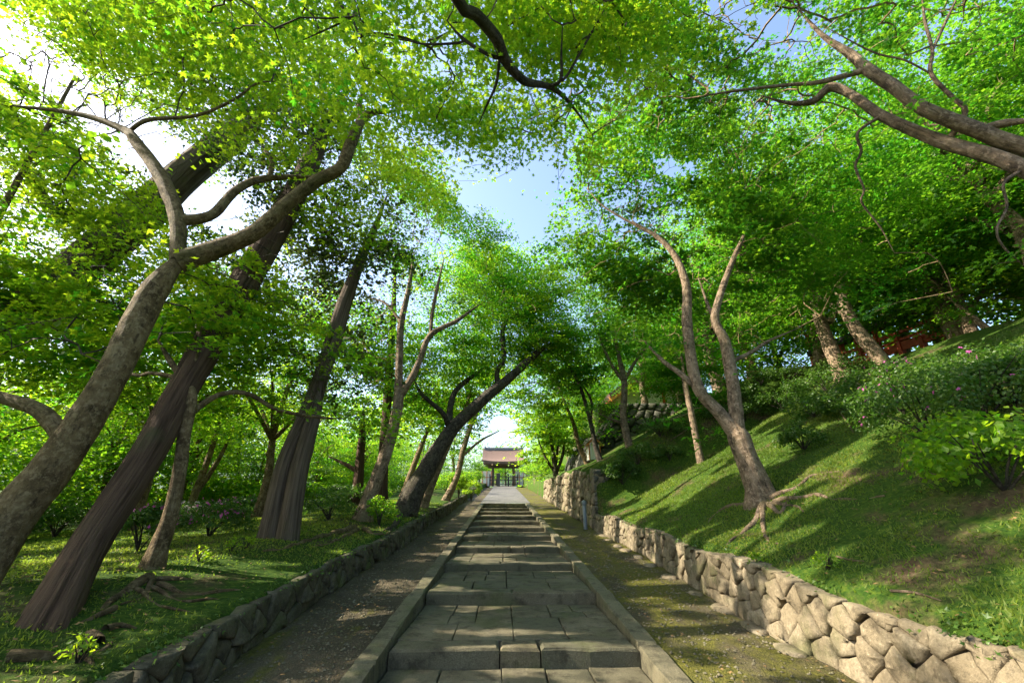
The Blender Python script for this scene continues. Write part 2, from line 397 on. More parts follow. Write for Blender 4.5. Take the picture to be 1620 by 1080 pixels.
# pale paved slope beyond the last step
V, F = grid(np.linspace(-1.3, 1.6, 8), np.arange(26.52, 71, .5), lambda X, Y: zp(Y) + .012 + .03 * (fbm(X, Y * .6, 4) - .5))
struct(obj('upper_path', np_mesh('upper_path', V, F, M['pavement'], True)))

# ------------------------------------------------------------------ stone path: every slab, step stone and kerb stone its own piece
path = struct(empty('stone_path', (.1, 4, .28)))
def slab(name, x0, x1, y0, y1, ztop, th, m, bev=.007, tilt=None, jit=.004):
    """a cut stone: bevelled block with slightly wavering edges, top following ztop(x, y)"""
    nx = max(1, int((x1 - x0) / .22)); ny = max(1, int((y1 - y0) / .22))
    ring = [(x0 + (x1 - x0) * i / nx, y0) for i in range(nx)] + [(x1, y0 + (y1 - y0) * i / ny) for i in range(ny)] + \
           [(x1 - (x1 - x0) * i / nx, y1) for i in range(nx)] + [(x0, y1 - (y1 - y0) * i / ny) for i in range(ny)]
    R = np.array(ring) + rng.normal(0, jit, (len(ring), 2)); c = R.mean(0)
    d = R - c; ln = np.linalg.norm(d, axis=1)[:, None]
    inn = R - d / ln * bev * 1.3; n = len(R)
    tx, ty = rng.normal(0, .006, 2)
    def zt(Q): return ztop(Q[:, 0], Q[:, 1]) + tx * (Q[:, 0] - c[0]) + ty * (Q[:, 1] - c[1])
    V = np.vstack([np.c_[R, zt(R) - th], np.c_[R, zt(R) - bev + rng.normal(0, .002, n)], np.c_[inn, zt(inn) + rng.normal(0, .002, n)], [[c[0], c[1], zt(c[None])[0] + .003]]])
    i = np.arange(n); j = (i + 1) % n
    q = np.vstack([np.stack([i, j, n + j, n + i], -1), np.stack([n + i, n + j, 2 * n + j, 2 * n + i], -1)])
    t = np.stack([2 * n + i, 2 * n + j, np.full(n, 3 * n)], -1)
    me = np_mesh(name, V, [q, t], m, False)
    off = np.array([c[0], c[1], 0]); off[2] = zt(c[None])[0]; local(me, off - 0)
    o = obj(name, me, path); o.location = Vector(off) - path.location
    return o
def subdivide(x0, x1, y0, y1, depth, out):
    w, h = x1 - x0, y1 - y0
    if (w < .66 and h < .72) or depth == 0: out.append((x0, x1, y0, y1)); return
    if w > h * .95 and w > .6: k = x0 + w * rng.uniform(.36, .64); subdivide(x0, k, y0, y1, depth - 1, out); subdivide(k, x1, y0, y1, depth - 1, out)
    elif h > .6: k = y0 + h * rng.uniform(.38, .62); subdivide(x0, x1, y0, k, depth - 1, out); subdivide(x0, x1, k, y1, depth - 1, out)
    else: out.append((x0, x1, y0, y1))
PX0, PX1 = -1.07, 1.30
for k in range(len(STEPS)):
    y0 = STEPS[k]; y1 = STEPS[k + 1] if k + 1 < len(STEPS) else 26.5
    rise = .15 if y0 < 6 else .13
    zf = float(zp(np.array(y0))); zb = float(zp(np.array(y1))) - rise + .005
    def top(x, y, zf=zf, zb=zb, y0=y0, y1=y1): return zf + (zb - zf) * np.clip((y - y0 - .3) / (y1 - y0 - .3), 0, 1)
    cuts = sorted([PX0, PX1] + ([rng.uniform(-.3, .25)] + ([rng.uniform(.45, .6)] if k % 3 == 2 else []) if True else []))
    if k == 2: cuts = [PX0, -.02, .36, PX1]
    for a, b in zip(cuts[:-1], cuts[1:]):
        slab('step_stone', a + .005, b - .005, y0 + rng.normal(0, .006), y0 + .31, lambda x, y, z=zf: z + .006 + 0 * x, .26, M['granite'], .022, jit=.008)
    if y1 - y0 < .5: continue
    rows = []
    subdivide(PX0 + .012, PX1 - .012, y0 + .325, y1 - .012, 6 if y0 < 10 else (4 if y0 < 15 else 2), rows)
    for a, b, c, d in rows:
        slab('paving_slab', a + .006, b - .006, c + .006, d - .006, lambda x, y, f=top, e=rng.normal(0, .004): f(x, y) + e, .12, M['granite'])
for sx0, sx1 in ((PX0 - .19, PX0 - .004), (PX1 + .004, PX1 + .19)):
    y = -1.0
    while y < 26.3:
        L = rng.uniform(1.5, 2.3); y2 = min(y + L, 26.4)
        slab('kerb_stone', sx0, sx1, y + .006, y2 - .006, lambda x, y, e=rng.normal(0, .005): zp(y) + .035 + e, .3, M['kerb_granite'], .02)
        y = y2

# ------------------------------------------------------------------ rubble walls
def clip_poly(P, n, c):
    out = []
    for i in range(len(P)):
        a, b = P[i], P[(i + 1) % len(P)]; da = np.dot(a, n) - c; db = np.dot(b, n) - c
        if da <= 0: out.append(a)
        if (da < 0) != (db < 0) and abs(da - db) > 1e-12: out.append(a + (b - a) * da / (da - db))
    return out
def cells(L, hfun, su, sv, jit=.27):
    pts = []
    hmax = max(hfun(u) for u in np.linspace(0, L, 30))
    nv = max(1, int(round(hmax / sv)))
    for r in range(nv):
        u = rng.uniform(-.5, .0) * su
        while u < L + su:
            sc = rng.uniform(.65, 1.45)
            pts.append((u + su * sc / 2, (r + .5 + rng.uniform(-jit, jit)) * hmax / nv)); u += su * sc
    pts = np.array(pts); res = []
    for i, p in enumerate(pts):
        if p[0] < -.1 or p[0] > L + .1: continue
        h = hfun(min(max(p[0], 0), L))
        P = [np.array(q, float) for q in ((max(0, p[0] - 1.2), 0), (min(L, p[0] + 1.2), 0), (min(L, p[0] + 1.2), hfun(min(L, p[0] + .2))), (max(0, p[0] - 1.2), hfun(max(0, p[0] - .2))))]
        for j in np.argsort(((pts - p) ** 2).sum(1))[1:16]:
            n = pts[j] - p; P = clip_poly(P, n, np.dot((pts[j] + p) / 2, n))
            if len(P) < 3: break
        if len(P) < 3: continue
        P = np.array(P); 
        ar = .5 * abs(np.dot(P[:, 0], np.roll(P[:, 1], 1)) - np.dot(P[:, 1], np.roll(P[:, 0], 1)))
        if ar > .004: res.append(P)
    return res
def rounded(P, gap):
    c = P.mean(0); d = c - P; P = P + d / (np.linalg.norm(d, axis=1)[:, None] + 1e-9) * gap
    Q = []
    for i in range(len(P)):
        a, b = P[i], P[(i + 1) % len(P)]
        if np.linalg.norm(a - b) < .03: Q.append((a + b) / 2); continue
        Q += [a * .94 + b * .06, a * .5 + b * .5 , a * .06 + b * .94]
    return np.array(Q)
def rubble(wall, L, hfun, su, sv, place, m, depth=.24, gap=.005, limit=300, bulge=.022):
    """place(u, v, w) -> world point; w is distance out of the wall face"""
    rest = MB(); count = 0
    for P in cells(L, hfun, su, sv):
        Q = rounded(P, gap * rng.uniform(.6, 1.6)); n = len(Q)
        if n < 4: continue
        Q = Q + rng.normal(0, .006, Q.shape); c = Q.mean(0)
        out = rng.uniform(-.01, .045); bl = bulge * rng.uniform(.5, 1.2)
        tilt = rng.normal(0, .08, 2)
        rings = []
        for s, w in ((1, -depth), (1, out - .02), (.93, out + bl * .55), (.6, out + bl * .95)):
            q = c + (Q - c) * s; ww = w + ((q - c) @ tilt if w > 0 else 0) + (rng.normal(0, .004, n) if w > 0 else 0)
            rings.append(np.array([place(a, b, x) for (a, b), x in zip(q, np.broadcast_to(ww, n))]))
        V = np.vstack(rings + [place(c[0], c[1], out + bl)]); i = np.arange(n); j = (i + 1) % n
        q4 = np.vstack([np.stack([r * n + i, r * n + j, (r + 1) * n + j, (r + 1) * n + i], -1) for r in range(3)])
        t3 = np.stack([3 * n + i, 3 * n + j, np.full(n, 4 * n)], -1)
        count += 1
        if count <= limit:
            me = np_mesh('stone', V, [q4, t3], m, True); o = V.mean(0); local(me, o)
            s = obj('stone', me, wall); s.location = Vector(o) - wall.location
        else:
            rest.add(V, q4); rest.F3.append(t3 + rest.n - len(V))
    if rest.n: stuff(rest.build('far_stones', m, wall)); wall.children[-1].location = -wall.location
# left low wall
lw = tag(empty('stone_wall', (-2.5, 4, .28)), 'low dark mossy rubble wall along the left edge of the path', 'stone wall')
Y0, Y1 = 1.2, 30.
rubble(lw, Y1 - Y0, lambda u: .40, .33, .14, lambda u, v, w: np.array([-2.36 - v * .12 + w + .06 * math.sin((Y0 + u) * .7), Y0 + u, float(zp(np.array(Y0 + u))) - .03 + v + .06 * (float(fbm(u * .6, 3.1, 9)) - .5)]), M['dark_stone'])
mb = MB()
for y in np.arange(Y0, Y1, 1.0): mb.box((-2.66, y + .5, zp(y + .5) + .04), (.3, 1.0, .50), rx=math.atan(SLOPE))
o = mb.build('earth_core', M['joint'], lw); o.location = -lw.location
# right low wall, sunlit
rw = tag(empty('stone_wall', (2.95, 6, .43)), 'low sunlit beige rubble wall holding up the grassy slope on the right', 'stone wall')
Y0r, Y1r = 1.5, 14.3
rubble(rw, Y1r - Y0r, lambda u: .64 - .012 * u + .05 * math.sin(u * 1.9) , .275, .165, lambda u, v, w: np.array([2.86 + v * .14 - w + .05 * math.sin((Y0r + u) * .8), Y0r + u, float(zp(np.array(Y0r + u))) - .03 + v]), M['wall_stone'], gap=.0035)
mb = MB()
for y in np.arange(Y0r, Y1r, .8): mb.box((3.155, y + .4, zp(y + .4) + .12), (.34, .8, .76), rx=math.atan(SLOPE))
o = mb.build('earth_core', M['mortar'], rw); o.location = -rw.location
# tall wall further up, with its stacked end facing down the path
tw = tag(empty('stone_wall', (2.9, 15, 1.05)), 'taller rough stone wall beside the upper steps, with a stacked end facing down the path', 'stone wall')
def tall_h(u): return 1.78 - .55 * float(sstep(2, 19, u)) + .06 * math.sin(u * 2.1)
rubble(tw, 17, tall_h, .52, .36, lambda u, v, w: np.array([2.84 + v * .10 - w + .05 * math.sin(u * 1.3), 14.45 + u, float(zp(np.array(14.45 + u))) - .03 + v]), M['wall_stone'], depth=.25, gap=.016, limit=200, bulge=.10)
rubble(tw, 1.3, lambda u: 1.75 - .25 * u, .34, .16, lambda u, v, w: np.array([2.86 + u + v * .05, 14.42 - w + v * .06, float(zp(np.array(14.4))) - .03 + v + .10 * u]), M['upper_stone'], depth=.2, gap=.014, limit=60, bulge=.07)
mb = MB()
for y in np.arange(14.6, 31, 1.0): mb.box((3.25, y + .5, zp(y + .5) + tall_h(y - 14) / 2 - .12), (.42, 1.0, tall_h(y - 14) - .04), rx=math.atan(SLOPE))
o = mb.build('earth_core', M['joint'], tw); o.location = -tw.location
# flat stones at the foot of the right wall
for k in range(15):
    y = 2.2 + k * .8 + rng.uniform(-.3, .3); w = rng.uniform(.08, .15); l = rng.uniform(.2, .5); a = np.linspace(0, 2 * math.pi, 10)[:-1]
    c = np.array([2.72 + rng.uniform(-.05, .03), y, float(zp(np.array(y)))]); r = 1 + rng.normal(0, .14, 9)
    ring = np.c_[np.cos(a) * w * r, np.sin(a) * l / 2 * r, np.sin(a) * l / 2 * r * SLOPE]
    V = np.vstack([ring + [0, 0, -.06], ring + [0, 0, .0], ring * .8 + [0, 0, .018], [[0, 0, .02]]]); i = np.arange(9); j = (i + 1) % 9
    me = np_mesh('footing_stone', V, [np.vstack([np.stack([s * 9 + i, s * 9 + j, s * 9 + 9 + j, s * 9 + 9 + i], -1) for s in (0, 1)]), np.stack([18 + i, 18 + j, np.full(9, 27)], -1)], M['wall_stone'], True)
    o = obj('footing_stone', me, rw); o.location = Vector(c) - rw.location
# dark upper retaining wall with a curved batter
uw = tag(empty('retaining_wall', (5, 21, 4)), 'dark shaded retaining wall of big stones with a curved edge, high on the right bank', 'stone wall')
def batter(v): return 1.9 * (v / 3.2) ** 1.6 if v > 0 else 0
def upl(u, v, w): return np.array([4.1 + batter(v) * max(0, 1 - u / 6.0) + u, 20.4 + .28 * v - w + .1 * u * 0, 3.45 + v])
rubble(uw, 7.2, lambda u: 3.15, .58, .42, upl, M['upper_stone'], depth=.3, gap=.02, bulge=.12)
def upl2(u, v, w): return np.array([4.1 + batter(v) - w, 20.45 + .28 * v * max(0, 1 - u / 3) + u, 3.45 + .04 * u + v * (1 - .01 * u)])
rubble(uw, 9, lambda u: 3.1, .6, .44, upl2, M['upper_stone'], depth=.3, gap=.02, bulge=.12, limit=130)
mb = MB(); nv = 8
for r in range(nv):
    v0 = 3.1 * r / nv; v1 = v0 + 3.1 / nv; x = 4.3 + batter(v1)
    mb.box(((x + 12.2) / 2, 21.0 + .28 * v1 + .1, 3.45 + v0 + 3.1 / nv / 2), (12.2 - x, .7, 3.1 / nv)); mb.box((x + .45, 25.4 + .28 * v1, 3.45 + v0 + 3.1 / nv / 2), (.7, 8.1, 3.1 / nv))
o = mb.build('earth_core', M['joint'], uw); o.location = -uw.location

#@@BUILDINGS
# ------------------------------------------------------------------ gate at the end of the path
GY = 67.0; gz = float(zp(np.array(GY)))
def prism_roof(mb, cx, cy, hx, hy, ze, zr, th, lift=.25, n=10, ridge_x=None):
    """curved gabled roof, ridge along x: eaves at y=+-hy, thickness th"""
    P = []
    for s in np.linspace(-1, 1, 2 * n + 1):
        P.append((s * hy, ze + (zr - ze) * (1 - abs(s)) ** 1.0 - .18 * (zr - ze) * math.sin(abs(s) * math.pi) * 1.0))
    xs = np.linspace(-hx, hx, 9); V = []
    for x in xs:
        e = lift * (abs(x) / hx) ** 3
        for y, z in P: V.append((cx + x, cy + y, z + e))
        for y, z in P: V.append((cx + x, cy + y * (1 - .03), z + e - th))
    V = np.array(V); m_ = len(P); st = 2 * m_; Fq = []
    for i in range(len(xs) - 1):
        for j in range(m_ - 1):
            a = i * st + j; Fq += [(a, a + st, a + st + 1, a + 1), (a + m_ + 1, a + m_ + st + 1, a + m_ + st, a + m_)]
        for j in (0, m_ - 1):
            a = i * st + j; Fq.append((a, a + m_, a + m_ + st, a + st))
    for i in (0, len(xs) - 1):
        for j in range(m_ - 1): a = i * st + j; Fq.append((a, a + 1, a + m_ + 1, a + m_))
    mb.add(V, np.array(Fq))
gate = tag(empty('temple_gate', (.0, GY, gz)), 'temple gate with a brown bark roof and open doorway at the top of the path', 'gate')
gate.scale = (.88, .88, .88)
def gpart(mb, name, m, parent=gate, smooth=False): return mb.build(name, M[m], parent, smooth)
mb = MB(); prism_roof(mb, 0, 0, 3.5, 2.9, 3.75, 6.0, .32); gpart(mb, 'roof', 'bark_roof'); roof = gate.children[-1]
mb = MB(); mb.box((0, 0, 6.05), (6.2, .42, .36), bev=.05); mb.box((0, 0, 6.27), (6.3, .30, .12), bev=.03)
for s in (-1, 1): mb.box((s * 3.15, 0, 6.15), (.22, .6, .75), bev=.08)
gpart(mb, 'ridge', 'ridge_tile', roof)
for s in (-1, 1): MB().box((0, s * 2.72, 3.42), (6.6, .12, .18)).build('eave_board', M['old_wood'], gate)
for k, x in enumerate(np.linspace(-3.1, 3.1, 22)):
    MB().box((x, -2.35, 3.50), (.09, .9, .09), rx=.28).build('rafter', M['old_wood'], gate)
for x in (-1.75, 1.75):
    MB().tube([(x, 0, 0), (x, 0, 3.6)], [.24, .22], 10).build('pillar', M['old_wood'], gate, True)
    for y in (-1.5, 1.5):
        MB().box((x, y, 1.6), (.26, .26, 3.2)).build('corner_post', M['old_wood'], gate)
MB().box((0, 0, 3.05), (5.2, .3, .34)).build('lintel', M['old_wood'], gate)
for y in (-1.5, 1.5): MB().box((0, y, 3.12), (5.0, .2, .24)).build('beam', M['old_wood'], gate)
for s in (-1, 1):
    w = MB().box((s * 2.75, .05, 1.2), (1.7, .16, 2.4)).build('side_wall', M['plaster'], gate)
    mb = MB()
    for x in (1.98, 2.75, 3.5): mb.box((s * x, -.06, 1.2), (.10, .10, 2.4))
    mb.box((s * 2.75, -.06, 1.4), (1.6, .09, .10)); mb.build('frame', M['orange_wood'], w)
# low picket fence across the gate
fen = tag(empty('picket_fence', (.1, GY - 2.3, float(zp(np.array(GY - 2.3))))), 'low dark picket fence standing across the gate opening at the top of the path', 'fence')
for x in (-2.0, -.66, .66, 2.0): MB().box((x, 0, .85), (.16, .16, 1.7)).build('post', M['dark_wood'], fen)
MB().box((-.78, -.35, .9), (.5, .4, 1.8), bev=.04).build('sign_post', M['dark_wood'], fen)
for z in (.35, .85, 1.35): MB().box((0, .02, z), (4.2, .07, .09)).build('rail', M['dark_wood'], fen)
pk = MB().box((0, -.06, .72), (.075, .04, 1.42)).mesh('picket', M['dark_wood'])
for x in np.arange(-1.9, 1.95, .19):
    o = obj('picket', pk, fen); o.location.x = x
# temple building on the upper terrace
tb = tag(empty('temple_building', (9.7, 29.5, 6.55)), 'temple building with a white plaster gable and orange eaves above the dark retaining wall', 'building')
mb = MB(); mb.box((0, 0, 1.2), (4.2, 4.6, 2.4)); V = np.array([(-2.1, -2.3, 2.4), (2.1, -2.3, 2.4), (0, -2.3, 3.7), (-2.1, 2.3, 2.4), (2.1, 2.3, 2.4), (0, 2.3, 3.7)]); mb.add(V, np.array([[0, 1, 2], [4, 3, 5]])); mb.build('wall', M['plaster'], tb)
rf = None
for s in (-1, 1):
    o = MB().box((s * 1.5, 0, 2.75), (3.7, 6.4, .26), ry=s * .60).build('roof', M['bark_roof'], tb); rf = o
    MB().box((s * 1.5, -3.1, 2.52), (3.6, .14, .30), ry=s * .60).build('bargeboard', M['orange_wood'], tb)
    MB().box((s * 1.62, 0, 2.50), (3.2, 5.9, .09), ry=s * .60).build('eave_lining', M['orange_wood'], tb)
for x in (-2.0, -.7, .7, 2.0): MB().box((x, -2.33, 1.2), (.16, .12, 2.4)).build('pillar', M['vermilion'], tb)
MB().box((0, -2.33, 2.42), (4.3, .12, .16)).build('beam', M['vermilion'], tb)
# small hut by the thin trunks
hp = at(933, 712, 19.6)
hut = tag(empty('wooden_hut', (hp[0] + .15, 19.6, Hs(hp[0] + .15, 19.6))), 'tiny hut with orange eave and white wall behind thin trunks above the tall stone wall', 'hut')
hut.scale = (.72, .72, .72)
MB().box((0, 0, .45), (.7, .9, .9)).build('wall', M['plaster'], hut)
for s in (-1, 1): MB().box((s * .28, 0, 1.06), (.75, 1.2, .07), ry=s * .75).build('roof', M['bark_roof'], hut)
for s in (-1, 1): MB().box((s * .28, -.58, 1.02), (.7, .05, .09), ry=s * .75).build('bargeboard', M['orange_wood'], hut)
for x in (-.33, .33): MB().box((x, -.46, .45), (.07, .06, .9)).build('post', M['orange_wood'], hut)
# vermilion balustrade on the crest
pa, pb = at(1285, 562, 18.0), at(1560, 566, 12.0)
rfz = tag(empty('red_fence', (pa[0], pa[1], 0)), 'vermilion fence with posts and rails along the crest of the right slope', 'fence')
nP = 9; pts = [pa + (pb - pa) * t for t in np.linspace(0, 1, nP)]
for q in pts: MB().box((q[0] - pa[0], q[1] - pa[1], (Hs(q[0], q[1]) + q[2] + .75) / 2), (.16, .16, max(.5, q[2] + .75 - Hs(q[0], q[1])))).build('post', M['vermilion'], rfz)
ang = math.atan2(pb[1] - pa[1], pb[0] - pa[0]); Lq = math.hypot(pb[0] - pa[0], pb[1] - pa[1])
for dz, h, mm in ((.62, .12, 'vermilion'), (.34, .08, 'vermilion'), (.1, .3, 'vermilion'), (1.15, .22, 'dark_wood')):
    a, b = pa + [0, 0, dz], pb + [0, 0, dz]; c = (a + b) / 2
    MB().box((c[0] - pa[0], c[1] - pa[1], c[2]), (Lq, .09 if mm == 'vermilion' else .5, h), rz=ang).build('rail' if mm == 'vermilion' else 'capping', M[mm], rfz)
for q in (pts[0], pts[4], pts[8]): MB().box((q[0] - pa[0], q[1] - pa[1], q[2] + .9), (.12, .12, .5)).build('cap_post', M['vermilion'], rfz)
# drain pipe at the end of the tall wall
pp = at(925, 826, 14.1)
pipe = tag(empty('drain_pipe', (pp[0] + .02, 14.12, float(zp(np.array(14.12))))), 'upright grey drain pipe at the near end of the tall stone wall', 'pipe')
MB().tube([(0, 0, 0), (0, 0, .72)], [.06, .06], 10).build('tube', M['pipe'], pipe, True)
MB().tube([(0, 0, .70), (0, 0, .80)], [.075, .075], 10).build('collar', M['pipe'], pipe, True)

#@@TREES
# ------------------------------------------------------------------ where the sun and the sky come through
def pt_in_poly(x, y, poly):
    ins = np.zeros(len(x), bool); n = len(poly)
    for i in range(n):
        x1, y1 = poly[i]; x2, y2 = poly[(i + 1) % n]
        c = ((y1 > y) != (y2 > y)) & (x < (x2 - x1) * (y - y1) / (y2 - y1 + 1e-9) + x1); ins ^= c
    return ins
SKY_GAPS = [[(722, 285), (760, 298), (790, 288), (830, 300), (872, 315), (868, 345), (848, 388), (822, 378), (806, 338), (775, 326), (735, 335)],
            [(1030, 262), (1065, 250), (1100, 262), (1085, 278), (1045, 276)],
            [(1455, 40), (1500, 18), (1545, 12), (1530, 42), (1492, 70), (1478, 100), (1452, 120), (1440, 70)],
            [(765, 690), (770, 668), (800, 655), (815, 672), (805, 705), (768, 706)]]
def gap_mask(P):
    px, py, z = project(P); m = np.zeros(len(P), bool)
    jx = px + 22 * (vnoise(px / 9, py / 9, 31) - .5); jy = py + 22 * (vnoise(px / 9 + 50, py / 9, 32) - .5)
    for g in SKY_GAPS: m |= pt_in_poly(jx, jy, g)
    return m & (z > 0)
def lit_fraction(x, y):
    f = np.full(len(x), .18)
    f = np.where((x > 2.6) & (y < 13.5), .76, f)
    f = np.where((x > 2.6) & (x < 3.3) & (y > 3.6) & (y < 12), .85, f)
    f = np.where((x > 2.6) & (y < 3.7), .20, f)
    f = np.where((x > 3.2) & (y >= 3.7) & (y < 5.5), .45, f)
    f = np.where((x > 1.5) & (x <= 2.6), .42, f)
    f = np.where((x > -1.3) & (x <= 1.5), .42, f)
    f = np.where((x > -2.4) & (x <= -1.3), .36, f)
    f = np.where((x > .1) & (x < 1.5) & (y > 4.6) & (y < 6.8), .72, f)
    f = np.where((x > 1.5) & (x < 2.8) & (y > 3.4) & (y < 7), .58, f)
    f = np.where((x <= -2.4) & (x > -6), .34, f)
    f = np.where(x <= -6, .5, f)
    f = np.where((y > 27) & (x > -3) & (x < 4), .6, f)
    f = np.where(x > 9, .5, f)
    f = np.where(y < 2.2, .08, f)
    return f
def lit_noise(x, y): return .62 * vnoise(x * .85, y * 1.35, 77) + .38 * vnoise(x * 2.1, y * 2.9, 78)
_s = np.sort(lit_noise(rng.uniform(-40, 40, 40000), rng.uniform(-40, 40, 40000)))
def lit_rank(x, y): return np.searchsorted(_s, lit_noise(x, y)) / len(_s)
def lit_mask(P):
    """True for leaves that stand in a shaft of sun reaching a lit patch of ground"""
    m = np.zeros(len(P), bool); alive = np.ones(len(P), bool); hit = np.zeros((len(P), 2))
    for t in np.arange(.4, 34, .4):
        idx = np.nonzero(alive)[0]
        if not len(idx): break
        Q = P[idx] - SUN * t; below = Q[:, 2] < H(Q[:, 0], Q[:, 1])
        k = idx[below]; hit[k] = Q[below][:, :2]; alive[k] = False
    done = ~alive; x, y = hit[:, 0], hit[:, 1]
    return done & (lit_rank(x, y) > 1 - lit_fraction(x, y)) & (y < 60) & (y > -2)

# ------------------------------------------------------------------ leaves
def leaf_template(kind):
    if kind == 'star':
        ang = np.radians([90, 138, 188, 42, -8]); ln = [1.0, .86, .58, .86, .58]
        tips = [(math.cos(a) * l, .22 + math.sin(a) * l * .8) for a, l in zip(ang, ln)]
        T = [(0, .2, 0.03)]; order = [2, 1, 0, 3, 4]
        nA = np.radians([222, 163, 114, 66, 17, -42]); nr = [.2, .34, .37, .37, .34, .2]
        for a, r in zip(nA, nr): T.append((math.cos(a) * r, .22 + math.sin(a) * r, 0.0))
        for o in order: T.append((*tips[o], -.12))
        F = []
        for k in range(5): F += [(0, 1 + k, 7 + k), (0, 7 + k, 2 + k)]
        F = [(a, c, b) for a, b, c in F]
        return np.array(T), np.array(F)
    if kind == 'tri':
        T = np.array([(0, -.1, 0), (-.30, .36, .02), (.30, .36, .02), (0, 1.08, -.08), (-.86, .58, -.08), (.86, .58, -.08), (0, .46, .03)])
        return T, np.array([(0, 6, 4), (0, 5, 6), (1, 6, 3), (6, 2, 3)])
    if kind == 'kite':
        T = np.array([(0, 0, 0), (-.42, .5, .06), (.42, .5, .06), (0, 1.1, -.06)]); return T, np.array([(0, 3, 1), (0, 2, 3)])
    if kind == 'blade':
        T = np.array([(-.09, 0, 0), (.09, 0, 0), (0, 1, -.1)]); return T, np.array([(0, 1, 2)])
TPL = {k: leaf_template(k) for k in ('star', 'tri', 'kite', 'blade')}
def leaves(P, Nn, size, kind, tint):
    """P (n,3) positions, Nn (n,3) normals; random heading"""
    n = len(P); T, F = TPL[kind]
    Nn = Nn / (np.linalg.norm(Nn, axis=1)[:, None] + 1e-9)
    d = rng.normal(size=(n, 3)); d -= Nn * (d * Nn).sum(1)[:, None]; d /= np.linalg.norm(d, axis=1)[:, None] + 1e-9
    e = np.cross(d, Nn); s = (size * rng.uniform(.7, 1.25, n))[:, None, None]
    V = P[:, None] + s * (T[None, :, 0, None] * e[:, None] + T[None, :, 1, None] * d[:, None] + T[None, :, 2, None] * Nn[:, None])
    Fo = (F[None] + (np.arange(n) * len(T))[:, None, None]).reshape(-1, 3)
    return V.reshape(-1, 3), Fo, np.repeat(tint, len(T))
TRI = [0]
def leaf_mesh(name, P, Nn, size, kind, tint, m):
    V, F, t = leaves(P, Nn, size, kind, tint); TRI[0] += len(F)
    return np_mesh(name, V, F, m, False, {'tint': t})
def sprays(C, axis_xy, R, per, tilt=.22, droop=.10, flat=.045):
    """flat, slightly drooping layers of leaves round the spray centres C"""
    n = len(C); out = C[:, :2] - axis_xy; out = out / (np.linalg.norm(out, axis=1)[:, None] + 1e-6)
    Ns = np.c_[out * .22, np.ones(n)] + np.c_[rng.normal(0, tilt, (n, 2)), np.zeros(n)]; Ns /= np.linalg.norm(Ns, axis=1)[:, None]
    e1 = np.cross(Ns, rng.normal(size=(n, 3))); e1 /= np.linalg.norm(e1, axis=1)[:, None]; e2 = np.cross(Ns, e1)
    k = np.repeat(np.arange(n), per); m = len(k)
    Rk = (R * rng.uniform(.65, 1.3, n))[k]; r = Rk * np.sqrt(rng.uniform(0, 1, m)); th = rng.uniform(0, 2 * math.pi, m)
    # clumps inside the spray: fan of twiglets
    lob = 1 + .35 * np.cos(th * 5 + k * 1.7); r = r * np.clip(lob, .5, 1.3)
    P = C[k] + (r * np.cos(th))[:, None] * e1[k] * 1.25 + (r * np.sin(th))[:, None] * e2[k] * .8 + Ns[k] * rng.normal(0, flat, m)[:, None]
    P[:, 2] -= droop * (r / R) ** 2 * R
    Nn = Ns[k] + rng.normal(0, .38, (m, 3)); return P, Nn, k
def sample_crown(ells, n, layer=.55):
    out = []; vol = np.array([e[1][0] * e[1][1] * e[1][2] for e in ells]); cnt = np.maximum(1, (n * vol ** .8 / (vol ** .8).sum()).astype(int))
    for (c, r), k in zip(ells, cnt):
        d = rng.normal(size=(k, 3)); d /= np.linalg.norm(d, axis=1)[:, None]; q = d * np.minimum(np.abs(rng.normal(0, 1, (k, 3))).max(1) * .62 + rng.uniform(0, .25, k), 1.55)[:, None]
        P = np.asarray(c) + q * np.asarray(r)
        if layer:
            sh = .5 * fbm(P[:, 0] * .35, P[:, 1] * .35, 55); zz = P[:, 2] + sh
            P[:, 2] = (np.round(zz / layer) * layer) * .75 + zz * .25 - sh
        out.append(P)
    return np.concatenate(out)
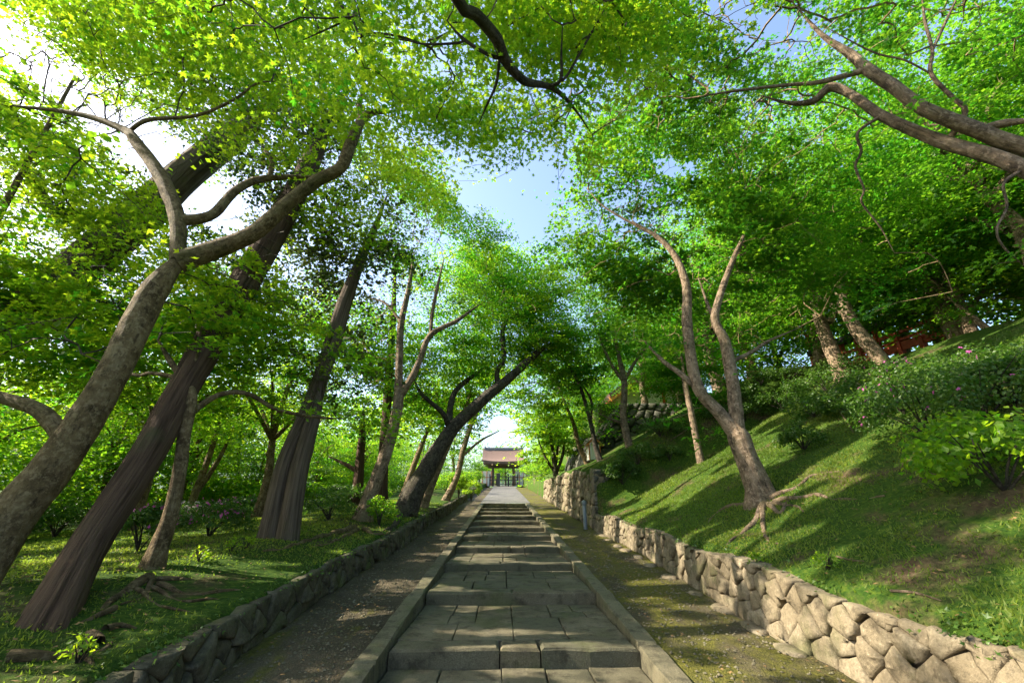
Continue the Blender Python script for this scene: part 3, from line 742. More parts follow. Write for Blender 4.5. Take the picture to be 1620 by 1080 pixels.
def twig_net(C, skel, skel_r, rmin=.0028, maxlen=6):
    """join every spray to the nearest wood already there; radii by pipe model"""
    nodes = [tuple(p) for p in skel]; NP = np.array(nodes); ns = len(NP)
    cap = len(C) * 3 + ns; A = np.empty((cap, 3)); A[:ns] = NP; par = np.full(cap, -1); pl = np.zeros(cap); cnt = np.zeros(cap); n = ns
    d0 = np.array([np.min(((skel - c) ** 2).sum(1)) for c in C]); segs = []
    for i in np.argsort(d0):
        c = C[i]; dv = A[:n] - c; dist = np.sqrt((dv ** 2).sum(1)); up = np.maximum(0, dv[:, 2])
        j = int(np.argmin(dist + .18 * pl[:n] + .5 * up)); L = dist[j]
        if L > maxlen: continue
        a = A[j]; m1 = a * .66 + c * .34 + rng.normal(0, .03 * L + .006, 3) + [0, 0, .05 * L]; m2 = a * .33 + c * .67 + rng.normal(0, .03 * L + .006, 3) + [0, 0, .06 * L]
        p = j
        for q in (m1, m2, c):
            A[n] = q; par[n] = p; pl[n] = pl[p] + L / 3; p = n; n += 1
        cnt[p] += 1
    for k in range(n - 1, ns - 1, -1):
        if par[k] >= 0: cnt[par[k]] += cnt[k]
    k = np.arange(ns, n)
    if not len(k): return None
    a = A[par[k]]; b = A[k]; rb = np.minimum(rmin + .0019 * np.sqrt(np.maximum(cnt[k] - .5, 0)), .017); ra = np.where(par[k] >= ns, np.minimum(rmin + .0019 * np.sqrt(np.maximum(cnt[par[k]] - .5, 0)), .017), rb * 1.2)
    t = b - a; t /= np.linalg.norm(t, axis=1)[:, None] + 1e-9; u = np.cross(t, [.3, .2, .93]); u /= np.linalg.norm(u, axis=1)[:, None] + 1e-9; w = np.cross(t, u)
    V = []; S = 3
    for P_, r_ in ((a, ra), (b + t * .004, rb)):
        for s in range(S):
            th = s * 2 * math.pi / S; V.append(P_ + r_[:, None] * (math.cos(th) * u + math.sin(th) * w))
    V = np.stack(V, 1); m_ = len(k); F = np.array([[s, (s + 1) % S, S + (s + 1) % S, S + s] for s in range(S)])
    TRI[0] += m_ * 6
    return V.reshape(-1, 3), (F[None] + (np.arange(m_) * 2 * S)[:, None, None]).reshape(-1, 4)

# ------------------------------------------------------------------ trees traced from the photograph's trunks
def gp(px, py):                            # where the eye's ray through that pixel meets the ground
    q = ray(px, py); t = np.arange(2, 80, .05); Q = EYE + t[:, None] * q; h = Q[:, 2] < H(Q[:, 0], Q[:, 1]); i = int(np.argmax(h)) if h.any() else len(t) - 1
    return Q[i][0], Q[i][1]
def stem(pts, Ya, Yb, ground=True):
    """pts: (px, py, width px); returns world points and radii, distance running from Ya to Yb"""
    n = len(pts); P = []; R = []
    for k, q in enumerate(pts):
        Y = Ya + (Yb - Ya) * (k / max(1, n - 1)); p = at(q[0], q[1], Y); P.append(p); R.append(q[2] / 2 * pxm(q[0], q[1], Y))
    P = np.array(P); R = np.array(R); R[-1] *= .45
    Q = np.array([(q[0], q[1]) for q in pts], float); T = np.gradient(Q, axis=0) if n > 1 else np.ones((n, 2)); T /= np.linalg.norm(T, axis=1)[:, None] + 1e-9
    Nn = np.c_[-T[:, 1], T[:, 0]]; D = Q - [810, 540]; dl = np.linalg.norm(D, axis=1); D /= dl[:, None] + 1e-9; c = 1 / np.sqrt(1 + (dl / F_PX) ** 2)
    k = np.abs((Nn * D).sum(1)); R = R / np.sqrt((k / c) ** 2 + 1 - k ** 2)
    if ground:
        d = P[0] - P[1]; d = d / (np.linalg.norm(d) + 1e-9); g = Hs(P[0][0], P[0][1])
        if P[0][2] > g - .15:
            d[2] = min(d[2], -.5); L = (P[0][2] - g + .15 + R[0] * 1.3) / -d[2]; d *= L
            P = np.vstack([P[0] + d, P]); R = np.concatenate([[R[0] * 1.05], R])
    return P, R
def tree(name, label, cat, bark, stems, limbs, crown=None, leafm='maple_leaf', kind='star', size=.065, n=0, per=40, R=.52, sides=16, ridge=0, group=None, twigs=True, tint=(.45, .22), layer=.50, tilt=.17, flat=.04, droop=.1, masks=True, maxlen=6, flare=None, shaft=1.0):
    P0, R0 = stems[0]; base = P0[0].copy(); base[2] = max(base[2], Hs(base[0], base[1]) - .02)
    root = tag(empty(name, base), label, cat, group)
    mb = MB(); skel = []; sr = []
    for k, (P, Rr) in enumerate(stems):
        Q, q = spline(P, Rr, max(.08, Rr.max() * .5)); fl = (flare if flare is not None else R0[0] * 2.2) if k == 0 or ridge else 0
        sd = sides if k == 0 else max(8, sides - 4)
        V, F, uv = tube(Q, q, sd, bump=.10 if not ridge else .04, ridge=ridge, flare=fl, seed=int(abs(base[0]) * 10 + k)); mb.add(V, F, uv)
        skel.append(Q); sr.append(q)
    o = mb.build('trunk', M[bark], root, True); local(o.data, base)
    for P, Rr in limbs:
        allk = np.concatenate([sk for sk in skel]); ax, ay, _ = project(allk); bx, by, _ = project(P[:1])
        if len(P) > 1 and not (P[0][1] < 1): P = P.copy(); P[0] = allk[np.argmin((ax - bx) ** 2 + (ay - by) ** 2)]
        Q, q = spline(P, Rr, max(.07, Rr.max() * .7))
        V, F, uv = tube(Q, q, 10 if Rr.max() > .03 else 6, bump=.10 if Rr.max() > .03 else 0, seed=len(skel)); b2 = MB(); b2.add(V, F, uv)
        o = b2.build('limb', M[bark], root, True); local(o.data, base); skel.append(Q[1:]); sr.append(q[1:])
    if crown:
        skel = np.concatenate(skel); sr = np.concatenate(sr)
        hi = skel[:, 2] > base[2] + .8; skel = skel[hi] if hi.any() else skel
        step = max(1, len(skel) // 260); skel = skel[::step]
        n = int(n * NMUL); size = size * SMUL; C = sample_crown(crown, n, layer)
        tips = [(Pq, Rq) for Pq, Rq in list(limbs) + list(stems)]
        ex = [Pq[-1] + rng.normal(0, 1, (9, 3)) * [.38, .38, .22] + (Pq[-1] - Pq[-2]) / (np.linalg.norm(Pq[-1] - Pq[-2]) + 1e-6) * rng.uniform(-.5, .6, (9, 1)) for Pq, Rq in tips if len(Pq) > 2]
        C = np.vstack([C] + ex)
        C = C[C[:, 2] > H(C[:, 0], C[:, 1]) + .5]
        C = C[np.linalg.norm(C - EYE, axis=1) > 2.6]
        C = C[~gap_mask(C)]
        nz = fbm(C[:, 0] * .75 + C[:, 2] * .4, C[:, 1] * .75 + C[:, 2] * .9, 64); C = C[nz > np.quantile(nz, .15)]
        if twigs:
            res = twig_net(C[::2] if len(C) > 500 else C, skel, None, maxlen=maxlen)
            if res: o = stuff(obj('twigs', np_mesh('twigs', res[0] - base, res[1], M['twig'] if bark != 'bark_pale' else M['bark_maple']), root))
        P, Nn, k = sprays(C, base[:2], R, per, tilt, droop, flat)
        szv = rng.uniform(.72, 1.28, len(C))[k]; tn = np.clip(rng.normal(tint[0], tint[1] * 1.25, len(C))[k] + rng.normal(0, .10, len(P)) + .25 * (fbm(P[:, 0] * .5, P[:, 1] * .5, 91) - .5), 0, 1)
        keep = ~gap_mask(P)
        if masks: keep &= ~(lit_mask(P) & (rng.uniform(0, 1, len(P)) < shaft))
        P, Nn, tn, szv = P[keep], Nn[keep], tn[keep], szv[keep]
        # leaves near the eye carry full lobes, far ones fewer faces
        me = leaf_mesh('crown', P - base, Nn, size * szv, kind, tn, M[leafm])
        obj('crown', me, root)
    return root
NMUL, SMUL = 1.6, 1.14
def E3(px, py, Y, rx, ry, rz): return (at(px, py, Y), (rx, ry, rz))

# T1: the big near maple on the left
t1 = stem([(-75, 940, 92), (-25, 875, 80), (20, 815, 72), (97, 720, 64), (170, 605, 54), (213, 520, 53), (247, 455, 47), (288, 408, 49)], 4.6, 5.6)
rl = stem([(280, 416, 38), (330, 398, 33), (400, 370, 28), (455, 322, 25), (500, 287, 23), (540, 264, 21), (556, 225, 20), (580, 182, 15), (628, 176, 8)], 5.6, 6.3, False)
l2 = stem([(284, 412, 30), (280, 345, 27), (255, 280, 24), (215, 225, 18), (195, 205, 12), (120, 180, 8), (0, 165, 6)], 5.6, 6.6, False)
l3 = stem([(281, 352, 20), (335, 340, 17), (375, 300, 15), (422, 282, 12), (505, 280, 8)], 5.6, 7.2, False)
l4 = stem([(200, 210, 8), (235, 190, 8), (310, 183, 6), (370, 158, 5), (405, 133, 4), (440, 128, 3)], 6.1, 5.6, False)
l5 = stem([(105, 715, 34), (80, 665, 34), (55, 645, 26), (0, 628, 20), (-80, 600, 14)], 5.0, 5.3, False)
l6 = stem([(425, 281, 9), (430, 252, 9), (415, 235, 4)], 6.8, 7.0, False)
l7 = stem([(572, 200, 10), (570, 160, 8), (590, 120, 4)], 6.2, 6.2, False)
tree('maple_tree', 'big near maple with a thick smooth leaning trunk forking at the left edge', 'tree', 'bark_maple', [t1], [rl, l2, l3, l4, l5, l6, l7],
     [E3(110, 130, 6.5, 3.0, 2.2, 1.1), E3(400, 100, 6.4, 2.6, 2.4, 1.0), E3(600, 110, 6.2, 1.7, 2.0, .9), E3(560, 320, 8.2, 1.8, 1.5, .9), E3(60, 330, 7.5, 2.0, 1.6, .9), E3(300, 20, 5.5, 2.6, 2.0, .8), E3(390, 480, 7.0, 1.0, .7, .6), E3(440, 350, 7.5, 1.0, .8, .8), E3(490, 230, 7.3, 1.1, .8, .8), E3(640, 260, 8.5, 1.2, 1.3, .9), E3(700, 190, 8, 1.3, 1.3, .8), E3(190, 470, 7.4, 1.5, 1.0, .7), E3(210, 330, 7.4, 1.2, .9, .8), E3(385, 450, 6.8, .9, .5, .7), E3(400, 420, 7.0, .9, .5, .7), E3(440, 370, 7.1, .9, .5, .8), E3(350, 500, 6.3, .8, .4, .6), E3(370, 490, 6.5, .9, .4, .6), E3(90, 60, 8.0, 2.2, 1.5, 1.0), E3(60, 120, 7.5, 1.8, 1.3, .9), E3(180, 120, 7.6, 1.4, 1.2, .8), E3(70, 110, 7.2, 1.7, 1.3, .8), E3(130, 200, 7.3, 1.3, 1.0, .8), E3(20, 200, 7.4, 1.3, 1.0, .8), E3(130, 60, 7.0, 1.5, 1.2, .8)],
     n=1950, per=42, size=.061, kind='tri', tint=(.76, .2), sides=26, flare=.5)
# overhead limb of a maple standing behind the viewer
oh = stem([(722, -4, 21), (753, 23, 20), (787, 63, 19), (798, 93, 18), (827, 127, 15), (860, 135, 11), (880, 143, 9), (907, 170, 5), (937, 213, 2)], 2.5, 4.2, False)
ohP = np.vstack([[-3.3, -3.2, .0], [-3.2, -3.0, 1.2], [-2.7, -2.2, 3.4], [-1.7, -.4, 5.0], [-.75, 1.4, 5.75], oh[0]]); ohR = np.concatenate([[.24, .22, .17, .11, .06], oh[1]])
ol = [stem([(800, 97, 8), (773, 87, 7), (733, 62, 6), (707, 33, 4)], 3.1, 3.0, False), stem([(735, 64, 5), (727, 68, 5), (673, 70, 4), (637, 63, 3), (573, 55, 2)], 3.0, 3.4, False),
      stem([(792, 100, 5), (785, 133, 5), (770, 167, 4), (757, 197, 3)], 3.1, 3.8, False), stem([(868, 136, 6), (887, 127, 6), (888, 87, 4), (890, 40, 3)], 3.6, 3.2, False),
      stem([(893, 128, 5), (897, 120, 5), (933, 57, 4), (963, 3, 3)], 3.6, 3.2, False)]
tree('maple_tree', 'maple behind the viewer whose dark limb arches over the top middle of the view', 'tree', 'bark_dark', [(ohP, ohR)], ol,
     [E3(800, 60, 3.6, 1.5, 1.4, .55), E3(640, 60, 4.2, 1.3, 1.3, .6), E3(960, 90, 4.4, 1.4, 1.4, .6), E3(820, 190, 6.2, 1.7, 1.2, .7), E3(720, 130, 5.0, 1.4, 1.2, .6), E3(900, 10, 3.6, 1.2, .9, .5), (np.array([-3.0, 2.7, 8.2]), (2.0, 1.5, .6)), (np.array([-.9, 2.3, 7.2]), (1.7, 1.2, .5)), (np.array([-5.0, 3.8, 8.9]), (1.6, 1.3, .6)), (np.array([-2.2, 2.3, 6.2]), (1.6, .8, .5))],  # trailing clumps hang out of view, added to shade the right bank and wall
     n=900, per=40, R=.4, size=.055, tint=(.60, .22), flare=.4)
# right limb tree
la = stem([(1625, 234, 34), (1547, 207, 29), (1463, 173, 27), (1413, 137, 25), (1373, 110, 24), (1347, 87, 18), (1300, 55, 9), (1253, 3, 5)], 3.5, 3.9, False)
laP = np.vstack([[7.3, 2.6, 2.55], [7.1, 2.7, 3.2], [6.4, 3.1, 4.5], la[0]]); laR = np.concatenate([[.30, .26, .17], la[1]])
lbm = stem([(1700, 300, 32), (1620, 267, 31), (1563, 245, 28), (1497, 227, 25), (1430, 200, 21), (1387, 178, 19), (1347, 150, 16), (1313, 138, 16), (1287, 160, 10), (1247, 163, 7), (1200, 150, 3)], 3.4, 4.6, False)
lbm = (np.vstack([[6.7, 2.95, 3.9], lbm[0]]), np.concatenate([[.12], lbm[1]]))
ll = [lbm, stem([(1372, 122, 11), (1297, 130, 8), (1253, 134, 6), (1170, 143, 5), (1107, 153, 4)], 3.8, 4.6, False),
      stem([(1503, 219, 12), (1527, 177, 11), (1510, 157, 9), (1473, 117, 9), (1475, 80, 7), (1463, 33, 6), (1458, -15, 5)], 3.6, 3.3, False),
      stem([(1475, 82, 5), (1497, 33, 5), (1518, -12, 4)], 3.4, 3.2, False), stem([(1470, 116, 4), (1430, 95, 4), (1380, 82, 4), (1300, 40, 3)], 3.4, 3.6, False),
      stem([(1390, 188, 6), (1357, 210, 5), (1363, 240, 5), (1353, 263, 5), (1367, 300, 4), (1363, 320, 4), (1393, 360, 3), (1415, 400, 2)], 4.0, 4.6, False),
      stem([(1612, 276, 7), (1588, 290, 6), (1593, 327, 6), (1577, 362, 5), (1587, 390, 5), (1622, 422, 3)], 3.5, 3.6, False), stem([(1540, 205, 14), (1590, 195, 14), (1640, 190, 12)], 3.6, 3.3, False)]
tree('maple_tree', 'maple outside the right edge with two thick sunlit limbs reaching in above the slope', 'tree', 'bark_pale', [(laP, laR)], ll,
     [E3(1180, 60, 4.6, 1.7, 1.5, .7), E3(1330, 20, 4.4, 1.6, 1.4, .6), E3(1080, 130, 5.4, 1.5, 1.3, .7), E3(1230, 190, 6.4, 1.8, 1.3, .6), E3(1400, 80, 6.0, 1.8, 1.5, .7), E3(1010, 40, 4.3, 1.3, 1.2, .6), E3(1000, 170, 6.6, 1.5, 1.2, .7), E3(1560, 100, 5.5, 1.4, 1.2, .6), E3(1130, 5, 5.0, 1.3, 1.2, .6)],
     n=1050, per=42, R=.42, size=.056, tint=(.30, .2), leafm='deep_leaf')
# cedars on the left
tree('cedar_tree', 'leaning dark reddish cedar trunk planted between the near maple and the slim crooked maple', 'tree', 'bark_cedar', [stem([(76, 980, 78), (142, 860, 60), (232, 720, 53), (298, 600, 50), (350, 510, 52), (420, 390, 46), (480, 280, 38), (540, 150, 24)], gp(78, 968)[1], 9.0)], [],
     [E3(420, 300, 8.2, 1.6, 1.4, 1.6), E3(480, 180, 8.4, 1.4, 1.4, 1.5)], leafm='conifer', kind='kite', size=.075, n=130, per=60, R=.5, sides=46, ridge=.09, layer=0, tilt=.5, flat=.12, droop=.5, tint=(.5, .25), flare=.55, maxlen=3)
tree('cedar_tree', 'cedar behind the near maple rising aslant from the left edge through its crown', 'tree', 'bark_grey_cedar', [stem([(-330, 830, 96), (-180, 677, 88), (20, 510, 78), (120, 428, 74), (218, 345, 70), (300, 270, 58), (370, 215, 50), (430, 160, 36)], 8.4, 9.0)], [],
     [E3(120, 420, 9.5, 1.8, 1.6, 1.5), E3(380, 160, 9.8, 2.2, 1.8, 1.8), E3(330, 440, 11, 1.6, 1.5, 1.5), E3(410, 190, 9.0, 1.0, .9, 1.0)], leafm='conifer', kind='kite', size=.08, n=230, per=60, R=.55, sides=40, ridge=.08, layer=0, tilt=.5, flat=.12, droop=.5, tint=(.5, .25), maxlen=3)
s5 = stem([(427, 862, 38), (447, 755, 34), (465, 703, 31), (489, 652, 30), (508, 595, 26), (527, 540, 27), (545, 480, 24), (567, 420, 17), (590, 368, 11), (612, 310, 6)], 8.3, 9.6)
s5b = stem([(455, 857, 34), (471, 755, 31), (484, 703, 27), (498, 652, 22), (510, 600, 14)], 8.2, 8.65)
tree('cedar_tree', 'cedar with two fused trunks standing on the lawn left of the path', 'tree', 'bark_grey_cedar', [s5, s5b], [],
     [E3(560, 420, 10, 1.5, 1.4, 1.6), E3(450, 430, 10.5, 1.7, 1.5, 1.3), E3(590, 300, 10.5, 1.2, 1.2, 1.6)], leafm='conifer', kind='kite', size=.085, n=190, per=56, R=.55, sides=36, ridge=.055, layer=0, tilt=.5, flat=.12, droop=.5, tint=(.6, .25), flare=.35, maxlen=3)
# small crooked maple
tree('maple_tree', 'slim crooked maple in front of the pink azaleas, left of the path', 'tree', 'bark_maple', [stem([(237, 912, 42), (252, 865, 30), (268, 820, 27), (285, 740, 23), (291, 690, 22), (302, 640, 20), (302, 618, 17), (288, 598, 14), (267, 567, 10), (250, 538, 8)], 5.6, 6.2)],
     [stem([(298, 658, 11), (345, 625, 8), (390, 622, 7), (440, 648, 6), (505, 660, 5), (545, 662, 3)], 6.0, 7.0, False), stem([(288, 598, 8), (240, 590, 6), (210, 592, 6), (130, 560, 4)], 6.1, 6.6, False), stem([(296, 610, 9), (312, 560, 6), (320, 510, 4)], 6.1, 6.3, False)],
     [E3(110, 560, 8.0, 2.0, 1.4, .7), E3(300, 500, 8.2, 1.8, 1.4, .7), E3(420, 560, 8.6, 1.5, 1.3, .6), E3(40, 470, 8.5, 1.8, 1.4, .6)],
     n=430, per=44, size=.066, kind='tri', tint=(.45, .22), R=.45, flare=.3)
# lawn maples beyond the left edge of view, added to shade the left bank
for lab, x, y, h in (('maple mostly out of view beyond the left edge, added to shade the left bank', -9.5, 3.2, 7.6), ('maple standing on the lawn left of the leaning cedar', -10.8, 7.4, 11.5), ('unseen maple on the lawn left of the viewer, added for its shade', -8.6, -1.2, 7.2)):
    g = Hs(x, y); P = np.array([(x, y, g - .2), (x + .2, y, g + 1.2), (x + .1, y + .3, g + 2.8), (x + .5, y, g + 5.0), (x + .6, y, g + h - 1)])
    lm = [(np.array([(x + .1, y + .3, g + 2.6), (x + 1.2 * c, y + 1.2 * d, g + 3.8), (x + 2.4 * c, y + 2.4 * d, g + 4.6)]), np.array([.09, .06, .02])) for c, d in ((1, .2), (-.6, .8), (.2, -1), (-.5, -.7))]
    lm = [(q - [0, 0, 0], rr) for q, rr in lm]
    tree('maple_tree', lab, 'tree', 'bark_maple', [(P, np.array([.2, .17, .13, .08, .03]))], lm, [((x, y, g + h * .72), (2.9, 2.8, 1.7)), ((x + 1, y + .5, g + h * .5), (2.4, 2.4, .8)), ((x - .8, y - .5, g + h * .45), (2.2, 2.2, .8))], kind='kite', size=.10, n=330, per=40, R=.5, tint=(.6, .22), shaft=.93 if h > 10 else 1.0)
for lab, x, y, h in (('maple in the middle of the left lawn, crown filling the space between the fused cedar and the pale maple', -7.6, 14.5, 7.4), ('maple standing left of and behind the fused cedar', -10.2, 13.0, 7.6)):
    lab = 'maple in the middle of the left lawn just right of the fused cedar' if x > -8 else lab
    g = Hs(x, y); P = np.array([(x, y, g - .2), (x + .1, y, g + 1.2), (x - .1, y + .2, g + 2.8), (x + .3, y, g + 5.0), (x + .4, y, g + h - 1)])
    lm = [(np.array([(x - .1, y + .2, g + 2.4), (x + 1.2 * c, y + 1.2 * d, g + 3.6), (x + 2.4 * c, y + 2.4 * d, g + 4.4)]), np.array([.07, .05, .015])) for c, d in ((1, -.2), (-.8, .5), (.3, -1), (-.5, -.7))]
    tree('maple_tree', lab, 'tree', 'bark_maple', [(P, np.array([.15, .13, .10, .06, .02]))], lm, [((x, y, g + h * .74), (2.6, 2.4, 1.5)), ((x + .8, y - .5, g + h * .52), (2.4, 2.2, .8)), ((x - .8, y - .5, g + h * .45), (2.2, 2.2, .7))], kind='kite', size=.072, n=300, per=72, R=.55, tint=(.5, .22))
# trunks along the left of the path
tree('maple_tree', 'slender pale maple with twin upright stems at the left edge of the path', 'tree', 'bark_pale', [stem([(570, 835, 30), (580, 800, 22), (590, 772, 21), (606, 730, 20), (622, 678, 18), (630, 635, 17), (631, 598, 13), (632, 560, 12), (635, 510, 11), (647, 455, 8), (655, 400, 5)], 11.5, 12.3)],
     [stem([(633, 632, 13), (650, 600, 11), (664, 570, 10), (681, 530, 9), (723, 507, 7), (758, 482, 4)], 11.8, 12.2, False), stem([(681, 532, 6), (684, 495, 6), (693, 450, 5), (702, 410, 3)], 12, 12.4, False), stem([(634, 512, 5), (610, 480, 4), (580, 470, 3)], 12.1, 12.6, False)],
     [E3(640, 470, 12.4, 2.2, 1.8, 1.1), E3(720, 460, 12.6, 2.0, 1.7, .9), E3(660, 380, 12.6, 1.9, 1.7, 1.0), E3(560, 560, 12.8, 1.8, 1.6, .9), E3(690, 330, 12.5, 1.2, 1.4, 1.2), E3(590, 300, 12.5, 1.7, 1.5, 1.3), E3(780, 385, 13.8, .8, 1.0, .8), E3(745, 480, 12.1, .9, .8, .5), E3(630, 430, 12.2, 1.0, .9, .8), E3(500, 480, 13, 1.4, 1.2, .9)], n=1060, per=77, size=0.060, kind='kite', tint=(.35, .2), R=.5)
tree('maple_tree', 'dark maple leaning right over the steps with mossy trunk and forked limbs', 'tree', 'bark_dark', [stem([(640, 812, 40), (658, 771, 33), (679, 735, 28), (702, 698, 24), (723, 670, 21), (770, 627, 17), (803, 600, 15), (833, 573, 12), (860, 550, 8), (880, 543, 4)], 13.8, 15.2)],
     [stem([(783, 612, 9), (787, 587, 8), (797, 567, 8), (795, 533, 8), (800, 510, 7), (830, 493, 6), (860, 470, 5), (900, 447, 3)], 14.8, 15.6, False), stem([(711, 682, 12), (712, 647, 10), (720, 620, 9), (737, 603, 8), (768, 580, 5)], 14.3, 16, False),
      stem([(712, 678, 9), (700, 653, 8), (667, 623, 6), (655, 600, 4)], 14.3, 13.6, False)],
     [E3(790, 520, 15.3, 2.3, 1.8, 1.0), E3(850, 480, 15.6, 2.0, 1.8, .9), E3(700, 560, 15.2, 2.0, 1.8, .9), E3(770, 430, 15.8, 1.8, 1.7, .9), E3(860, 560, 15.6, 1.6, 1.5, .7), E3(840, 440, 16.5, 1.5, 1.5, .8), E3(790, 480, 17, 2.0, 1.8, .9), E3(770, 400, 16, 1.2, 1.2, .7), E3(870, 545, 15, 1.0, .9, .5)], n=860, per=74, size=0.068, kind='kite', tint=(.3, .2), R=.55, flare=.5)
tree('conifer_tree', 'straight reddish conifer trunk right behind the pale twin stemmed maple', 'tree', 'bark_cedar', [stem([(603, 792, 19), (606, 730, 17), (611, 660, 15), (616, 590, 13), (622, 500, 10), (626, 400, 6)], 15.5, 16)], [],
     [E3(560, 500, 16.5, 2.2, 1.8, 2.2), E3(610, 610, 16.5, 1.5, 1.4, .9)], leafm='conifer', kind='kite', size=.11, n=110, per=50, R=.6, layer=0, tilt=.5, flat=.15, droop=.5, tint=(.6, .2), ridge=.06, sides=20, maxlen=3)
tree('conifer_tree', 'short dark straight trunk on the far lawn right of the fused cedar', 'tree', 'bark_cedar', [stem([(566, 772, 17), (569, 735, 15), (572, 700, 13), (575, 650, 10)], 17, 17.4)], [stem([(566, 748, 9), (548, 735, 7), (520, 722, 5)], 17, 17.6, False)],
     [E3(560, 650, 17.5, 1.9, 1.7, 1.0)], kind='kite', size=0.080, n=110, per=74, tint=(.4, .2))
tree('maple_tree', 'pale curved maple trunk just behind the dark leaning one', 'tree', 'bark_pale', [stem([(668, 802, 18), (684, 761, 14), (697, 730, 12), (715, 690, 9), (735, 650, 7), (750, 600, 4)], 17, 18)], [],
     [E3(740, 600, 18.3, 2.2, 1.8, .9), E3(690, 640, 18.5, 2.2, 1.8, .8)], kind='kite', size=0.080, n=230, per=66, R=.55, tint=(.45, .2))
tree('maple_tree', 'thin curved maple at the upper left edge of the steps, nearest the bright shrubs', 'tree', 'bark_pale', [stem([(707, 787, 12), (723, 753, 9), (733, 711, 9), (744, 675, 7), (757, 648, 5), (770, 610, 4)], 22, 23)], [stem([(733, 722, 5), (760, 697, 4), (790, 681, 3)], 22.4, 22.6, False)],
     [E3(735, 650, 23.5, 2.2, 1.8, .9), E3(770, 590, 23.5, 2.2, 2.0, .9), E3(725, 690, 24, 1.4, 1.2, .9)], kind='kite', size=0.096, n=170, per=62, R=.6, tint=(.5, .2))
tree('maple_tree', 'thin grey maple further left behind the dark leaning trunk', 'tree', 'bark_maple', [stem([(643, 768, 10), (655, 735, 9), (668, 701, 8), (690, 650, 5)], 23, 24)], [], [E3(680, 650, 24, 2.8, 2, 1.2)], kind='kite', size=.13, n=130, per=34, R=.65, tint=(.6, .2))
# right bank
r1 = stem([(1209, 803, 54), (1200, 772, 42), (1182, 728, 36), (1168, 690, 37), (1163, 668, 32)], 7.7, 7.9)
ra_ = stem([(1172, 692, 27), (1140, 655, 22), (1107, 618, 20), (1094, 570, 18), (1087, 510, 17), (1085, 450, 14), (1068, 405, 11), (1040, 375, 8), (1000, 350, 5)], 7.85, 8.6, False)
rb_ = stem([(1168, 690, 26), (1162, 628, 23), (1155, 580, 20), (1147, 540, 18), (1131, 505, 15), (1140, 465, 11), (1160, 410, 9), (1178, 370, 6), (1190, 330, 3)], 7.8, 8.4, False)
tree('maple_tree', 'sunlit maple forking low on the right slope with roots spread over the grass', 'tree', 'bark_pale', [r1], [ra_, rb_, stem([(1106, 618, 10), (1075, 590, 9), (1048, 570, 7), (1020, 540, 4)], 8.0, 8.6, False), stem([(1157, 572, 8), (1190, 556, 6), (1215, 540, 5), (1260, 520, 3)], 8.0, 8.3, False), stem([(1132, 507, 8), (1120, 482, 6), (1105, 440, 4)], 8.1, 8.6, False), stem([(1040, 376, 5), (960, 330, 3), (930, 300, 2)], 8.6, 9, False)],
     [E3(1060, 380, 9.2, 2.0, 1.7, .8), E3(1190, 350, 9.0, 2.0, 1.7, .8), E3(960, 390, 10, 1.8, 1.6, .8), E3(1130, 450, 9.6, 2.0, 1.5, .7), E3(1250, 440, 9.6, 1.7, 1.5, .8), E3(1000, 470, 10.5, 1.6, 1.4, .6), E3(1180, 260, 8.8, 1.8, 1.6, .7), E3(900, 330, 10, 1.0, 1.2, .6), E3(1080, 310, 9.4, 1.8, 1.5, .6), E3(1000, 345, 8.3, .7, .5, .4), E3(1055, 385, 8.1, .6, .5, .4), E3(1150, 380, 7.9, .7, .5, .4), E3(930, 290, 9.6, 1.0, 1.1, .8), E3(1010, 230, 8.8, 1.3, 1.3, .6), E3(1120, 190, 8.6, 1.4, 1.3, .6)],
     n=1200, per=42, size=.068, kind='tri', leafm='deep_leaf', tint=(.40, .22), R=.46, flare=.3, sides=20)
tree('maple_tree', 'pale slim maple in front of the dark retaining wall corner', 'tree', 'bark_pale', [stem([(1003, 728, 15), (998, 711, 13), (991, 687, 12), (986, 655, 11), (988, 615, 10), (985, 590, 9), (975, 545, 6), (968, 500, 4)], 16.3, 17)], [stem([(986, 668, 6), (967, 663, 4), (950, 655, 3)], 16.5, 16.2, False), stem([(986, 604, 6), (971, 582, 5), (955, 550, 4), (940, 510, 3)], 16.6, 17, False), stem([(990, 604, 6), (1005, 572, 5), (1030, 540, 3)], 16.6, 17, False)],
     [E3(960, 530, 17, 2.2, 1.8, .8), E3(1030, 540, 17.2, 2.0, 1.8, .8), E3(900, 560, 17.5, 1.9, 1.8, .8), E3(960, 440, 17.5, 2.2, 2, .9)], leafm='deep_leaf', kind='kite', size=0.076, n=330, per=70, R=.55, tint=(.3, .2))
thin = 'thin dark maple saplings above the tall stone wall'
tree('maple_tree', 'thin dark maple leaning left across the sky gap above the tall stone wall', 'tree', 'bark_dark', [stem([(953, 738, 10), (942, 704, 8), (931, 655, 6), (913, 600, 5), (882, 558, 3)], 17.2, 17.5)], [stem([(956, 662, 4), (935, 633, 4), (915, 600, 3)], 17.3, 17.5, False)], [E3(890, 600, 18, 1.8, 1.6, .8), E3(850, 620, 19, 1.6, 1.6, .8)], leafm='deep_leaf', kind='kite', size=0.080, n=170, per=62, R=.5, tint=(.4, .2))
tree('maple_tree', 'thin brown maple above the tall wall beside the tiny hut', 'tree', 'bark_maple', [stem([(927, 728, 9), (915, 702, 7), (907, 669, 6), (893, 635, 4), (880, 600, 3)], 20, 20.4)], [], [E3(900, 650, 20.5, 1.8, 1.6, .8), E3(860, 580, 20.5, 2.0, 1.6, .9), E3(945, 690, 18.8, .7, .5, .4)], kind='kite', size=0.088, n=150, per=62, R=.55, tint=(.45, .2))
